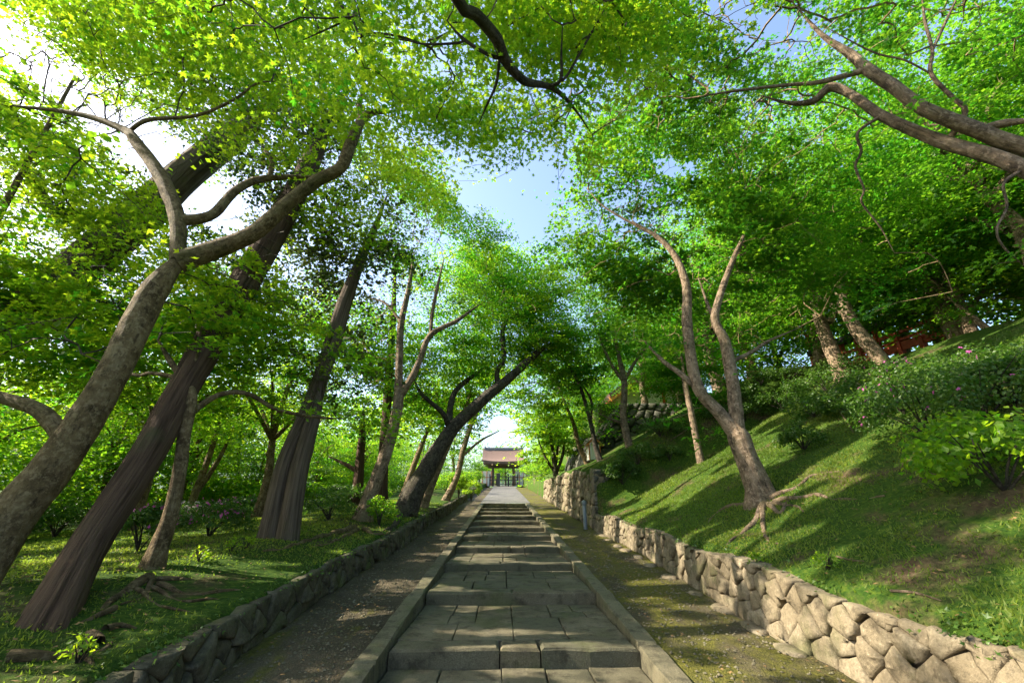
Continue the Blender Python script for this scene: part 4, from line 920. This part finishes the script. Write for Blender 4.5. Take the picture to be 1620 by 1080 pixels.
tree('maple_tree', 'many stemmed slim maple at the far end of the tall wall beside the gate', 'tree', 'bark_dark', [stem([(880, 752, 8), (876, 725, 7), (872, 695, 5), (868, 660, 3)], 26, 26.4)], [stem([(880, 748, 6), (890, 720, 5), (893, 690, 3)], 26, 26.2, False), stem([(879, 748, 5), (862, 722, 4), (850, 690, 3)], 26, 26.2, False), stem([(880, 740, 5), (882, 710, 4), (884, 670, 3)], 26, 26.6, False)],
     [E3(865, 670, 26.5, 2.4, 2, 1.1), E3(845, 725, 27, 1.5, 1.4, .9), E3(890, 700, 26.5, 1.6, 1.5, .9), E3(832, 722, 29, 1.1, .9, .9), E3(838, 670, 27, 1.5, 1.2, .9), E3(830, 750, 28.5, .8, .7, .5)], kind='kite', size=.13, n=220, per=34, R=.55, tint=(.6, .2))
tree('maple_tree', 'pale straight stump like trunk beside the fork of the right slope maple', 'tree', 'bark_pale', [stem([(1100, 686, 11), (1092, 645, 10), (1084, 608, 9), (1078, 560, 6)], 13.5, 13.8)], [], [E3(1075, 520, 14, 1.8, 1.5, .8), E3(1130, 560, 14, 1.6, 1.5, .7), E3(1060, 600, 14.5, 1.0, 1.0, .5), E3(1120, 625, 14, .9, .9, .4)], leafm='deep_leaf', kind='kite', size=0.072, n=260, per=70, tint=(.25, .2))
cr = [('broad grey trunk leaning left from the crest, left of the pink flowering bushes', 'bark_pale', [(1432, 616, 27), (1387, 560, 24), (1347, 508, 22), (1327, 445, 19), (1333, 413, 15), (1320, 380, 12), (1316, 340, 8)], 11.0, 12.0, [[(1335, 415, 10), (1352, 385, 9), (1365, 350, 6)], [(1345, 505, 9), (1300, 470, 7), (1270, 440, 5)]], [E3(1330, 430, 12.5, 2.2, 1.8, .9), E3(1400, 360, 12.5, 2.2, 1.8, .9), E3(1280, 330, 12.6, 2.0, 1.8, .9), E3(1230, 510, 13, 1.7, 1.5, .7)]),
      ('wide pale trunk leaning left near the right edge behind the red fence', 'bark_pale', [(1580, 592, 28), (1547, 547, 26), (1527, 500, 22), (1500, 440, 15), (1470, 370, 9)], 10.2, 11.0, [[(1527, 502, 11), (1560, 450, 8), (1575, 400, 6)]], [E3(1520, 420, 11.5, 2.2, 1.8, .9), E3(1590, 350, 11.0, 1.9, 1.8, .9), E3(1450, 480, 12, 1.8, 1.6, .7), E3(1590, 470, 10.5, 1.5, 1.5, .7)]),
      ('slanting slim trunk at the right edge nearest the viewer on the crest', 'bark_pale', [(1640, 590, 18), (1600, 550, 15), (1553, 513, 12), (1500, 470, 8)], 9.6, 10.2, [], [E3(1560, 520, 10.6, 1.5, 1.4, .6), E3(1480, 410, 11, 1.8, 1.6, .8)]),
      ('upright grey trunk far back on the crest among the hanging leaves', 'bark_maple', [(1432, 545, 17), (1428, 480, 15), (1425, 440, 12), (1415, 380, 8)], 17, 17.5, [], [E3(1410, 420, 18, 2.6, 2.2, 1.3), E3(1320, 480, 18, 2.4, 2, 1.0)])]
for lab, bk, st, ya, yb, lm, cw in cr:
    tree('broadleaf_tree', lab, 'tree', bk, [stem(st, ya, yb)], [stem(l, ya + .6, yb, False) for l in lm], cw, kind='kite', leafm='deep_leaf', size=0.062, n=360 if len(cw) > 2 else 170, per=74, R=.5, tint=(.42, .2))
# left: two grey double stems and a slim dark trunk on the far lawn
tree('maple_tree', 'grey maple with two slanting stems behind the pink azaleas', 'tree', 'bark_maple', [stem([(308, 782, 13), (322, 745, 11), (340, 695, 9), (355, 640, 6)], 15.5, 16.2)], [stem([(310, 778, 10), (330, 752, 9), (352, 715, 7), (372, 670, 4)], 15.5, 15.8, False)], [E3(340, 640, 16.5, 2.8, 2, 1.0), E3(250, 650, 16.5, 2.4, 2, .9)], kind='kite', size=0.080, n=260, per=70, R=.55, tint=(.7, .2))
tree('maple_tree', 'slim dark trunk alone on the far lawn left of the fused cedar', 'tree', 'bark_dark', [stem([(374, 785, 10), (376, 750, 8), (378, 715, 7), (384, 660, 4)], 21, 21.4)], [], [E3(385, 665, 21.5, 3.0, 2.4, 1.2)], kind='kite', size=0.096, n=190, per=66, R=.6, tint=(.65, .2))

# ------------------------------------------------------------------ woods behind: shared crowns, each tree its own object
def bg_proto(seed, w, h, leafm, low=.25):
    root = empty('woodland_tree', (0, 0, 0))
    P = np.array([(0, 0, -.3), (.1, .05, h * .25), (-.05, .1, h * .5), (.1, 0, h * .85)]); Q, q = spline(P, np.array([.16, .13, .09, .03]) * h / 6, .4)
    mb = MB(); V, F, uv = tube(Q, q, 9, bump=.1, flare=.3, seed=seed); mb.add(V, F, uv)
    for k in range(6):
        a = k * 2.4 + seed; z = h * (.3 + .08 * k); e = np.array([math.cos(a) * w * .7, math.sin(a) * w * .7, z + h * .22])
        Q2, q2 = spline([(0, 0, z), e * [.45, .45, 1] - [0, 0, h * .06], e], [.06 * h / 6, .04 * h / 6, .015], .5); mb.tube(Q2, q2, 5) if False else mb.add(*tube(Q2, q2, 6))
    mb.build('trunk', M['bark_maple'], root, True)
    C = sample_crown([((0, 0, h * (.62 + low * -.2)), (w, w, h * .40)), ((w * .4, .3, h * .45), (w * .8, w * .8, h * .22)), ((-w * .4, -.3, h * .40), (w * .8, w * .8, h * .22))], 190, .7)
    P, Nn, k = sprays(C, np.zeros(2), .75, 40, .25, .1, .08)
    tn = np.clip(rng.normal(.5, .22, len(C))[k] + rng.normal(0, .1, len(P)), 0, 1)
    obj('crown', leaf_mesh('crown', P, Nn, np.full(len(P), .15), 'kite', tn, M[leafm]), root)
    return root
def tall_proto(seed, w, h):
    root = empty('woodland_tree', (0, 0, 0))
    P = np.array([(0, 0, -.3), (.2, .1, h * .25), (-.1, .2, h * .5), (.2, 0, h * .88)]); Q, q = spline(P, np.array([.24, .18, .12, .03]), .3)
    mb = MB(); mb.add(*tube(Q, q, 12, bump=.1, flare=.4, seed=seed))
    for k in range(9):
        a = k * 2.4 + seed; z = h * (.22 + .065 * k); e = np.array([math.cos(a) * w * .75, math.sin(a) * w * .75, z + h * .2])
        Q2, q2 = spline([(0, 0, z), e * [.45, .45, 1] - [0, 0, h * .05], e], [.10, .06, .015], .4); mb.add(*tube(Q2, q2, 8, bump=.08, seed=k))
    mb.build('trunk', M['bark_pale'], root, True)
    C = sample_crown([((0, 0, h * .68), (w, w, h * .34)), ((w * .5, .3, h * .5), (w * .7, w * .7, h * .22)), ((-w * .5, -.3, h * .45), (w * .7, w * .7, h * .2)), ((0, w * .5, h * .55), (w * .7, w * .7, h * .2)), ((0, -w * .5, h * .42), (w * .6, w * .6, h * .16))], 560, .6)
    P, Nn, k = sprays(C, np.zeros(2), .65, 84, .2, .1, .05)
    tn = np.clip(rng.normal(.35, .22, len(C))[k] + rng.normal(0, .1, len(P)), 0, 1)
    obj('crown', leaf_mesh('crown', P, Nn, np.full(len(P), .078), 'kite', tn, M['deep_leaf']), root)
    return root
protos = [bg_proto(1, 2.8, 6.5, 'maple_leaf'), bg_proto(2, 3.2, 7.5, 'maple_leaf'), bg_proto(3, 2.6, 7.0, 'deep_leaf'), tall_proto(4, 3.2, 9.0), tall_proto(6, 3.6, 8.0)]
used = [False] * 5
def put_tree(x, y, k, s, label, group, rz=None, dz=0):
    p = protos[k]
    if not used[k]: r = p; used[k] = True
    else:
        r = p.copy(); COL.objects.link(r)
        for ch in p.children: c = ch.copy(); COL.objects.link(c); c.parent = r
    r.location = (x, y, Hs(x, y) - .05 + dz); r.rotation_euler = (0, 0, rng.uniform(0, 6.28) if rz is None else rz); r.scale = (s * rng.uniform(.9, 1.15), s * rng.uniform(.9, 1.15), s)
    if 'woodland' in label: label = ('tall ' if s >= 1.2 else 'small ' if s <= .6 else 'middle sized ') + ('dark' if k == 2 else 'light') + ' green tree in the wood beyond the left lawn'
    elif 'terrace' in label: label = ('tall fine leaved tree with a pale trunk' if k >= 3 else 'dark green bushy tree' if k == 2 else 'light green bushy tree') + ' on the upper terrace at right'
    else: label = ('dark green tree' if k == 2 else 'low light green tree' if s < .8 else 'light green tree') + ' near the far temple gate, ' + ('left of it' if x < -2 else 'right of it' if x > 2 else 'behind it')
    tag(r, label, 'tree', group); return r
lg = 'light green trees in the wood beyond the left lawn'
for x, y, k, s in [(-13, 11, 0, .80), (-16, 16, 1, .9), (-12.5, 18, 0, .8), (-19, 12, 1, 1.1), (-15, 22, 2, .9), (-11, 25, 1, .85), (-8.5, 27, 0, .75), (-20, 21, 1, 1.2), (-10, 33, 2, .7), (-14, 31, 1, 1.1), (-23, 28, 1, 1.3), (-11, 40, 1, .8), (-13, 43, 2, 1.0), (-18, 40, 1, 1.4), (-27, 18, 1, 1.3), (-30, 33, 1, 1.6), (-17, 6.5, 0, .9), (-24, 9, 1, 1.2), (-11, 20.5, 0, .55), (-9.5, 23, 0, .5), (-13, 15, 2, .6), (-9.5, 29, 0, .6), (-21, 15.5, 2, 1.0), (-17, 26, 0, .9), (-12, 36, 0, .9), (-26, 23, 2, 1.2)]:
    put_tree(x, y, k, s, 'light green woodland tree in the wood beyond the left lawn', lg)
gg = 'trees around the temple gate'
for x, y, k, s in [(-10, 55, 1, .8), (-11, 64, 2, 1.0), (-15, 58, 1, 1.4), (7, 60, 1, 1.0), (10, 68, 1, 1.4), (-9, 80, 1, 1.5), (9, 82, 2, 1.5), (5.2, 47, 0, .7), (-8, 47, 0, .5), (16, 75, 1, 1.8), (-18, 74, 1, 1.9), (.5, 86, 1, 1.0), (-4.5, 84, 0, .9), (4.5, 85, 2, .9), (-1.5, 95, 1, 1.5)]:
    put_tree(x, y, k, s, 'green tree flanking the far temple gate at the end of the path', gg)
rg = 'trees standing back on the upper terrace at right'
for x, y, k, s in [(10.5, 12.5, 3, 1.0), (9.2, 17.5, 4, 1.0), (12.5, 16, 3, 1.1), (13, 11, 4, 1.1), (11.5, 8.0, 4, .9), (8.0, 23.5, 4, .85), (12.5, 21, 3, 1.1), (14, 6.5, 3, 1.1), (16.5, 14, 3, 1.3), (11, 26, 4, 1.1), (6.2, 30, 4, .8), (15, 22, 2, 1.0), (19, 17, 1, 1.1), (17, 12, 2, 1.0), (22, 22, 1, 1.3), (13, 30, 2, 1.2), (17, 7, 1, 1.0), (24, 11, 1, 1.4), (21, 4, 2, 1.2), (9, 36, 1, 1.1), (6.5, 34, 0, .8), (14, 9.5, 0, .8), (28, 17, 1, 1.7), (15, 2, 1, 1.0)]:
    put_tree(x, y, k, s, 'leafy tree standing back on the upper terrace at right', rg)

#@@SHRUBS
# ------------------------------------------------------------------ shrubs
def shrub(x, y, r, h, label, n=1500, flower=None, nf=0, leafm='azalea_leaf', size=.05, group=None, name='azalea_bush', cat='shrub', kind='kite', tint=(.4, .25), loose=.0):
    base = np.array([x, y, Hs(x, y) - .03]); root = tag(empty(name, base), label, cat, group)
    mb = MB()
    for k in range(9):
        a = rng.uniform(0, 6.28); e = np.array([math.cos(a) * r * rng.uniform(.3, .8), math.sin(a) * r * rng.uniform(.3, .8), h * rng.uniform(.5, .9)])
        th = min(1, .25 + r); Q, q = spline([(0, 0, 0), e * [.35, .35, .5] + rng.normal(0, .03, 3) * th, e], [.016 * th, .011 * th, .004 * th], .12); mb.add(*tube(Q, q, 5 + 1))
    mb.build('stems', M['bark_dark'], root, True)
    nb = max(8, int(26 * r)); d = rng.normal(size=(nb, 3)); d[:, 2] = np.abs(d[:, 2]) * .9; d /= np.linalg.norm(d, axis=1)[:, None]
    C = d * [r, r, h * .62] * rng.uniform(.55, .95, (nb, 1)) + [0, 0, h * .33]
    k = rng.integers(0, nb, n); q = rng.normal(size=(n, 3)); q /= np.linalg.norm(q, axis=1)[:, None]
    cr_ = (.28 + loose) * max(r, .45 if r > .3 else .2); P = C[k] + q * (cr_ * rng.uniform(.2, 1, n) ** .4)[:, None] * [1, 1, .7]
    P = P[P[:, 2] > .02]; nn = q[:len(P)] * .6 + [0, 0, .5] + rng.normal(0, .4, (len(P), 3))
    tn = np.clip(rng.normal(*tint, len(P)), 0, 1)
    obj('foliage', leaf_mesh('foliage', P, nn, np.full(len(P), size), kind, tn, M[leafm]), root)
    if flower:
        k = rng.integers(0, nb, nf); k = k[np.argsort(k)]; q = rng.normal(size=(nf, 3)); q[:, 2] = np.abs(q[:, 2]); q /= np.linalg.norm(q, axis=1)[:, None]
        sel = C[k % max(3, nb // 2)]; P = sel + q * cr_ * 1.02 * [1, 1, .72]
        obj('blossom', leaf_mesh('blossom', P, q + rng.normal(0, .4, (nf, 3)), np.full(nf, .05), 'star', rng.uniform(0, 1, nf), M[flower]), root)
    return root
for px, py, r, h, lab, n, fl, nf in [
    (218, 872, .5, .75, 'azalea bush with a few pink flowers directly left of the slim crooked maple', 2400, 'petal_pink', 60),
    (330, 850, .7, .75, 'azalea bush with magenta flowers right of the slim crooked maple', 2600, 'petal_pink', 130),
    (275, 838, .9, .8, 'azalea bush with white flowers behind the slim crooked maple', 2600, 'petal_pale', 170),
    (385, 820, .9, .7, 'dark green azalea mound with sparse pink flowers near the fused cedar', 2400, 'petal_pink', 50),
    (85, 850, 1.0, 1.0, 'dark green bush between the near maple and the leaning cedar', 2600, None, 0),
    (520, 822, .7, .8, 'dark round bush on the lawn right of the fused cedar', 2000, None, 0),
    (600, 832, .5, .7, 'leafy bush at the foot of the pale twin stemmed maple', 1500, None, 0),
    (550, 800, .9, .8, 'green shrub on the far lawn behind the root strewn bank', 1800, None, 0),
    (745, 792, .7, 1.4, 'bright yellow green shrub at the left of the top step', 2200, None, 0),
    (725, 790, .8, 1.6, 'leafy shrub left of the bright shrub near the top of the path', 2200, None, 0)]:
    x, y = gp(px, py); shrub(x, y, r, h, lab, n, fl, nf, size=.045 if y < 12 else .07, leafm='maple_leaf' if 'bright' in lab or 'leafy' in lab else 'azalea_leaf', tint=(.8, .2) if 'bright' in lab else (.4, .25))
for px, py, r, h, lab, n, fl, nf in [
    (1272, 712, .55, .65, 'small dark rounded bush alone on the mid slope right of the forked maple', 1800, None, 0),
    (1350, 655, .9, .7, 'low dark shrub in the middle of the upper slope', 2000, None, 0),
    (1240, 650, 1.0, .8, 'low spreading shrub above the small rounded bush', 2200, None, 0),
    (1310, 622, 1.1, .8, 'shrub row piece on the crest left of the grey leaning trunk', 2200, None, 0),
    (1170, 640, .9, .7, 'shrub directly right behind the forked maple', 1800, None, 0),
    (1470, 690, 1.0, .9, 'big azalea with a dark twiggy base and pink flowers on the upper right slope', 3200, 'petal_pink', 30),
    (1560, 665, 1.0, .85, 'azalea with pink flowers beside the right edge of the view', 3000, 'petal_pink', 25),
    (1400, 622, .9, .7, 'azalea behind the grey leaning trunk on the crest', 2000, 'petal_pink', 25),
    (1500, 622, 1.0, .7, 'azalea below the red fence', 2000, 'petal_pink', 30),
    (1590, 610, .9, .7, 'shrub at the foot of the wide pale trunk', 1800, None, 0),
    (1010, 735, .7, .8, 'brownish shrub at the foot of the pale slim maple', 1900, None, 0),
    (1045, 690, .8, .7, 'dark shrub in front of the retaining wall', 1800, None, 0),
    (985, 770, .6, .9, 'green shrub spilling over the near end of the tall wall', 2000, None, 0),
    (1060, 730, .5, .6, 'sunlit little shrub on the slope left of the forked maple', 1400, None, 0)]:
    x, y = gp(px, py); shrub(x, y, r, h, lab, n, fl, nf, size=.045 if y < 9 else .06)
for k, (px, py) in enumerate([(1110, 640), (1140, 665), (1205, 612), (1255, 602), (1345, 600), (1290, 660), (1385, 660), (1430, 655), (1455, 612), (1535, 606), (1610, 640), (1180, 668)]):
    x, y = gp(px, py); shrub(x, y, rng.uniform(.6, 1.0), rng.uniform(.5, .8), 'low dark green shrub in the thicket over the upper right slope', 1700, None, 0, size=.055, group='shrubs over the upper right slope', name='shrub')
for px, py, r, h, lab in [(1590, 775, .75, .75, 'fresh green loose leafed bush leaning in from the right edge'), (1530, 735, .6, .6, 'light green twiggy bush left of the loose leafed bush at the right edge')]:
    x, y = gp(px, py); shrub(x, y, r, h, lab, 1500, None, 0, leafm='maple_leaf', size=.06, loose=.1, tint=(.55, .2))
bp = shrub(-9, 21, 1.3, 1.3, 'x', 2600, None, 0, leafm='maple_leaf', size=.10, name='shrub', tint=(.45, .25))
first = True
for x, y, sc in [(-9, 21, 1), (-6.5, 22.5, .8), (-11.5, 19, 1.1), (-7.5, 25.5, 1), (-5.5, 28, .9), (-10, 28, 1.3), (-14, 18.5, 1.2), (-13, 24, 1.3), (-16.5, 14, 1.3), (-14, 11.5, 1.1), (-12, 9.5, .9), (-17, 19.5, 1.3), (-5, 34, 1), (-8, 37, 1.3), (-12, 33, 1.4), (-4.4, 39, 1), (-18, 10, 1.4), (-5, 45, 1.2), (-4.5, 50, 1.3), (-5, 57, 1.5), (-4, 61, 1.2), (-15.5, 6.5, 1.2), (-20, 16, 1.5), (-3.9, 31, .8), (-9, 33, 1.3)]:
    o = bp if first else bp.copy()
    if not first:
        COL.objects.link(o)
        for ch in bp.children: c = ch.copy(); COL.objects.link(c); c.parent = o
    first = False
    o.location = (x, y, Hs(x, y) - .05); o.rotation_euler[2] = rng.uniform(0, 6.28); o.scale = (sc, sc, sc * rng.uniform(.8, 1.1))
    tag(o, 'round green bush in the undergrowth at the back of the left lawn', 'shrub', 'bushes at the back of the left lawn')
for x, y, sc in [(3.7, 33, .8), (4.3, 37, 1.0), (3.5, 41, .8), (4.4, 45, 1.2), (3.6, 50, 1.1), (4.2, 55, 1.3), (3.8, 60, 1.2), (6, 40, 1.5), (6.5, 48, 1.6), (6, 56, 1.7), (4.8, 34, .9), (8.5, 52, 1.8), (8, 44, 1.6)]:
    o = bp.copy(); COL.objects.link(o)
    for ch in bp.children: c = ch.copy(); COL.objects.link(c); c.parent = o
    o.location = (x, y, Hs(x, y) - .05); o.rotation_euler[2] = rng.uniform(0, 6.28); o.scale = (sc, sc, sc * rng.uniform(.8, 1.2))
    tag(o, 'green bush on the bank right of the far pavement before the gate', 'shrub', 'bushes right of the far pavement')
# small herbs
for px, py, lab in [(315, 888, 'small pale leafed seedling on the lawn right of the slim maple'), (365, 872, 'taller seedling on the lawn near the fused cedar'), (388, 868, 'bright seedling next to the fused cedar'), (1310, 905, 'small leafy weed on the turf above the right wall'), (1205, 915, 'tuft of leaves growing from the top of the right wall'), (120, 1055, 'fern like weed by the roots at the lower left')]:
    x, y = gp(px, py); shrub(x, y, .12, .24, lab, 90, None, 0, leafm='maple_leaf', size=.032, name='seedling', cat='plant', tint=(.7, .2))

# ------------------------------------------------------------------ roots over the ground
def root_obj(parent, pix, w, name='root'):
    P = []; R = []
    for k, (px, py) in enumerate(pix):
        x, y = gp(px, py); P.append((x, y, Hs(x, y))); R.append(w * (1 - .75 * k / (len(pix) - 1)))
    Q, q = spline(P, R, .07); Q[:, 2] = H(Q[:, 0], Q[:, 1]) + q * np.linspace(.35, -.5, len(Q)) + .015 * np.sin(np.arange(len(Q)) * .7)
    mb = MB(); V, F, uv = tube(Q, q, 8, bump=.16, seed=len(pix)); mb.add(V, F, uv)
    o = mb.build(name, M['bark_dark'] if 'dark maple' in parent['label'] else M['bark_pale'] if 'sunlit' in parent['label'] else M['bark_maple'], parent, True); o.location = -parent.location
trees = [o for o in scn.objects if o.parent is None and o.get('category') == 'tree']
def find(s): return next(o for o in trees if s in o['label'])
rt = find('roots spread')
for pix, w in [([(1210, 800), (1195, 825), (1170, 845), (1150, 862)], .065), ([(1215, 800), (1235, 812), (1245, 795), (1258, 780)], .045), ([(1208, 805), (1208, 835), (1215, 855), (1232, 862)], .045), ([(1220, 790), (1260, 772), (1290, 752), (1330, 747)], .045),
               ([(1200, 800), (1160, 800), (1130, 815), (1118, 830)], .05), ([(1225, 795), (1290, 785), (1340, 792), (1400, 788)], .04), ([(1215, 800), (1255, 800), (1275, 812)], .04)]: root_obj(rt, pix, w)
rt = find('slim crooked')
for pix, w in [([(235, 918), (200, 935), (170, 958), (150, 975)], .055), ([(245, 920), (290, 918), (330, 912)], .03), ([(240, 922), (225, 945), (190, 960)], .028), ([(250, 925), (300, 940), (380, 935), (420, 938)], .03), ([(235, 930), (290, 952), (340, 948), (370, 955)], .022), ([(215, 935), (260, 965), (330, 970)], .02), ([(180, 965), (140, 985), (100, 990)], .03)]: root_obj(rt, pix, w)
rt = find('leaning dark reddish')
for pix, w in [([(10, 1052), (60, 1050), (110, 1038), (160, 1030), (175, 1020)], .045), ([(100, 1040), (135, 1050), (150, 1062)], .03), ([(150, 1025), (140, 1005), (150, 992)], .05), ([(165, 1000), (190, 992), (215, 995)], .035)]: root_obj(rt, pix, w)
rt = find('pale twin')
for pix, w in [([(560, 838), (530, 845), (490, 855), (450, 868), (415, 872)], .08), ([(565, 840), (520, 860), (480, 866)], .05), ([(575, 838), (600, 845), (640, 850)], .05)]: root_obj(rt, pix, w)
rt = find('leaning right over')
for pix, w in [([(632, 818), (620, 835), (590, 842)], .1), ([(650, 818), (665, 822), (680, 815)], .08)]: root_obj(rt, pix, w)
# fallen sticks
for pix, w, lab in [([(1327, 650), (1340, 668), (1351, 686)], .016, 'pale dead stick lying on the mid slope'), ([(1325, 883), (1350, 888), (1368, 892)], .010, 'short stick on the turf above the right wall'), ([(1410, 938), (1450, 946), (1490, 953)], .011, 'long bare root like stick along the turf at the lower right'), ([(1100, 672), (1080, 690), (1060, 700)], .03, 'grey fallen branch beside the pale straight trunk')]:
    P = [(*gp(*p), 0) for p in pix]; P = [(x, y, Hs(x, y) + w) for x, y, _ in P]; Q, q = spline(P, [w, w * .8, w * .4], .08)
    o = MB().tube(Q, q, 6).build('fallen_stick', M['bark_pale'], None, True); tag(o, lab, 'stick')

#@@GRASS
# ------------------------------------------------------------------ turf blades and litter
def blades(name, n, x0, x1, y0, y1, hgt, dens, label, m='grass', near=1.6):
    x = rng.uniform(x0, x1, n * 3); y = y0 + (y1 - y0) * rng.uniform(0, 1, n * 3) ** near
    k = rng.uniform(0, 1, n * 3) < dens(x, y); x, y = x[k][:n], y[k][:n]
    P = np.c_[x, y, H(x, y) - .008]
    d = np.c_[rng.normal(0, .55, (len(x), 2)), np.ones(len(x))]; Nn = np.c_[rng.normal(size=(len(x), 2)), rng.normal(0, .3, len(x))]
    d /= np.linalg.norm(d, axis=1)[:, None]; Nn -= d * (Nn * d).sum(1)[:, None]; Nn /= np.linalg.norm(Nn, axis=1)[:, None]; e = np.cross(d, Nn)
    h = hgt * rng.uniform(.5, 1.4, len(x)) * (.6 + .9 * fbm(x * .9, y * .9, 14)); w = np.clip(.0035 + .0011 * np.hypot(x, y), 0, .02)
    V = np.stack([P - e * w[:, None], P + e * w[:, None], P + d * h[:, None] + Nn * (h * .3)[:, None]], 1).reshape(-1, 3)
    tn = np.clip(.2 + .7 * fbm(x * .7, y * .7, 15) * rng.uniform(.6, 1.3, len(x)), 0, 1)
    TRI[0] += len(x)
    o = stuff(obj(name, np_mesh(name, V, np.arange(len(V)).reshape(-1, 3), M[m], False, {'tint': np.repeat(tn, 3)}))); tag(o, label, 'grass'); return o
blades('grass', 105000, 2.99, 10.5, 1.6, 16, .042, lambda x, y: np.clip((fbm(x * 1.1, y * 1.1, 16) - .26) * 3.4, .10, 1), 'short sunlit grass on the slope right of the path')
blades('grass', 85000, -14, -2.5, 2.2, 20, .038, lambda x, y: np.clip((fbm(x * 1.0, y * 1.0, 17) - .32) * 3.2, .05, 1), 'short mossy grass on the lawn left of the path', near=1.5)
n = 6000
x = np.concatenate([rng.uniform(-2.3, 2.8, n // 3), rng.uniform(3.0, 9, n // 3), rng.uniform(-7, -2.6, n // 3)]); y = 2.5 + 10 * rng.uniform(0, 1, len(x)) ** 1.4; k = (x < -1.32) | (x > 1.55); x, y = x[k], y[k]
o = stuff(obj('fallen_leaves', leaf_mesh('fallen_leaves', np.c_[x, y, H(x, y) + .03], np.c_[rng.normal(0, .25, (len(x), 2)), np.ones(len(x))], np.full(len(x), .028), 'tri', rng.uniform(0, 1, len(x)), M['litter'])))
tag(o, 'scattered dry leaves on the path and banks', 'leaf litter')
for nm, x0, sg, lab in (('wall_weeds', 2.97, 1, 'small weeds and moss leaves growing along the top of the right wall'), ('wall_weeds', -2.44, -1, 'small weeds growing along the top of the left wall')):
    n = 1500; c = rng.uniform(2, 15, 60); y = c[rng.integers(0, 60, n)] + rng.normal(0, .16, n); x = x0 + sg * rng.normal(.02, .06, n)
    z = H(np.where(sg > 0, np.maximum(x, 2.99), np.minimum(x, -2.47)), y) + rng.uniform(-.06, .06, n)
    o = stuff(obj(nm, leaf_mesh(nm, np.c_[x, y, z], rng.normal(0, .5, (n, 3)) + [-.4 * sg, 0, .8], np.full(n, .028), 'tri', rng.uniform(0, 1, n), M['azalea_leaf']))); tag(o, lab, 'weeds')
n = 4200
x = np.where(rng.uniform(0, 1, n) < .5, rng.uniform(-2.3, -1.3, n), rng.uniform(1.55, 2.75, n)); y = 2.2 + 12 * rng.uniform(0, 1, n) ** 1.7
T = np.array([(1, 0, 0), (0, 1, 0), (-1, 0, 0), (0, -1, 0), (0, 0, .7)], float); Ft = np.array([(0, 1, 4), (1, 2, 4), (2, 3, 4), (3, 0, 4)])
sz = rng.uniform(.006, .018, n) * (1 + .05 * y); a = rng.uniform(0, 6.28, n); ca, sa = np.cos(a), np.sin(a); st = rng.uniform(.6, 1.3, n)
V = np.stack([x[:, None] + sz[:, None] * (T[None, :, 0] * ca[:, None] - T[None, :, 1] * sa[:, None] * st[:, None]), y[:, None] + sz[:, None] * (T[None, :, 0] * sa[:, None] + T[None, :, 1] * ca[:, None] * st[:, None]), (zp(y) - .02 + .05 * (fbm(x * 1.6, y * 1.6, 21) - .5))[:, None] + .008 + sz[:, None] * T[None, :, 2]], -1)
o = stuff(obj('pebbles', np_mesh('pebbles', V.reshape(-1, 3), (Ft[None] + (np.arange(n) * 5)[:, None, None]).reshape(-1, 3), M['kerb_granite'])))
tag(o, 'loose pebbles on the gravel ramps beside the steps', 'pebbles')
print('LEAF TRIS', TRI[0])
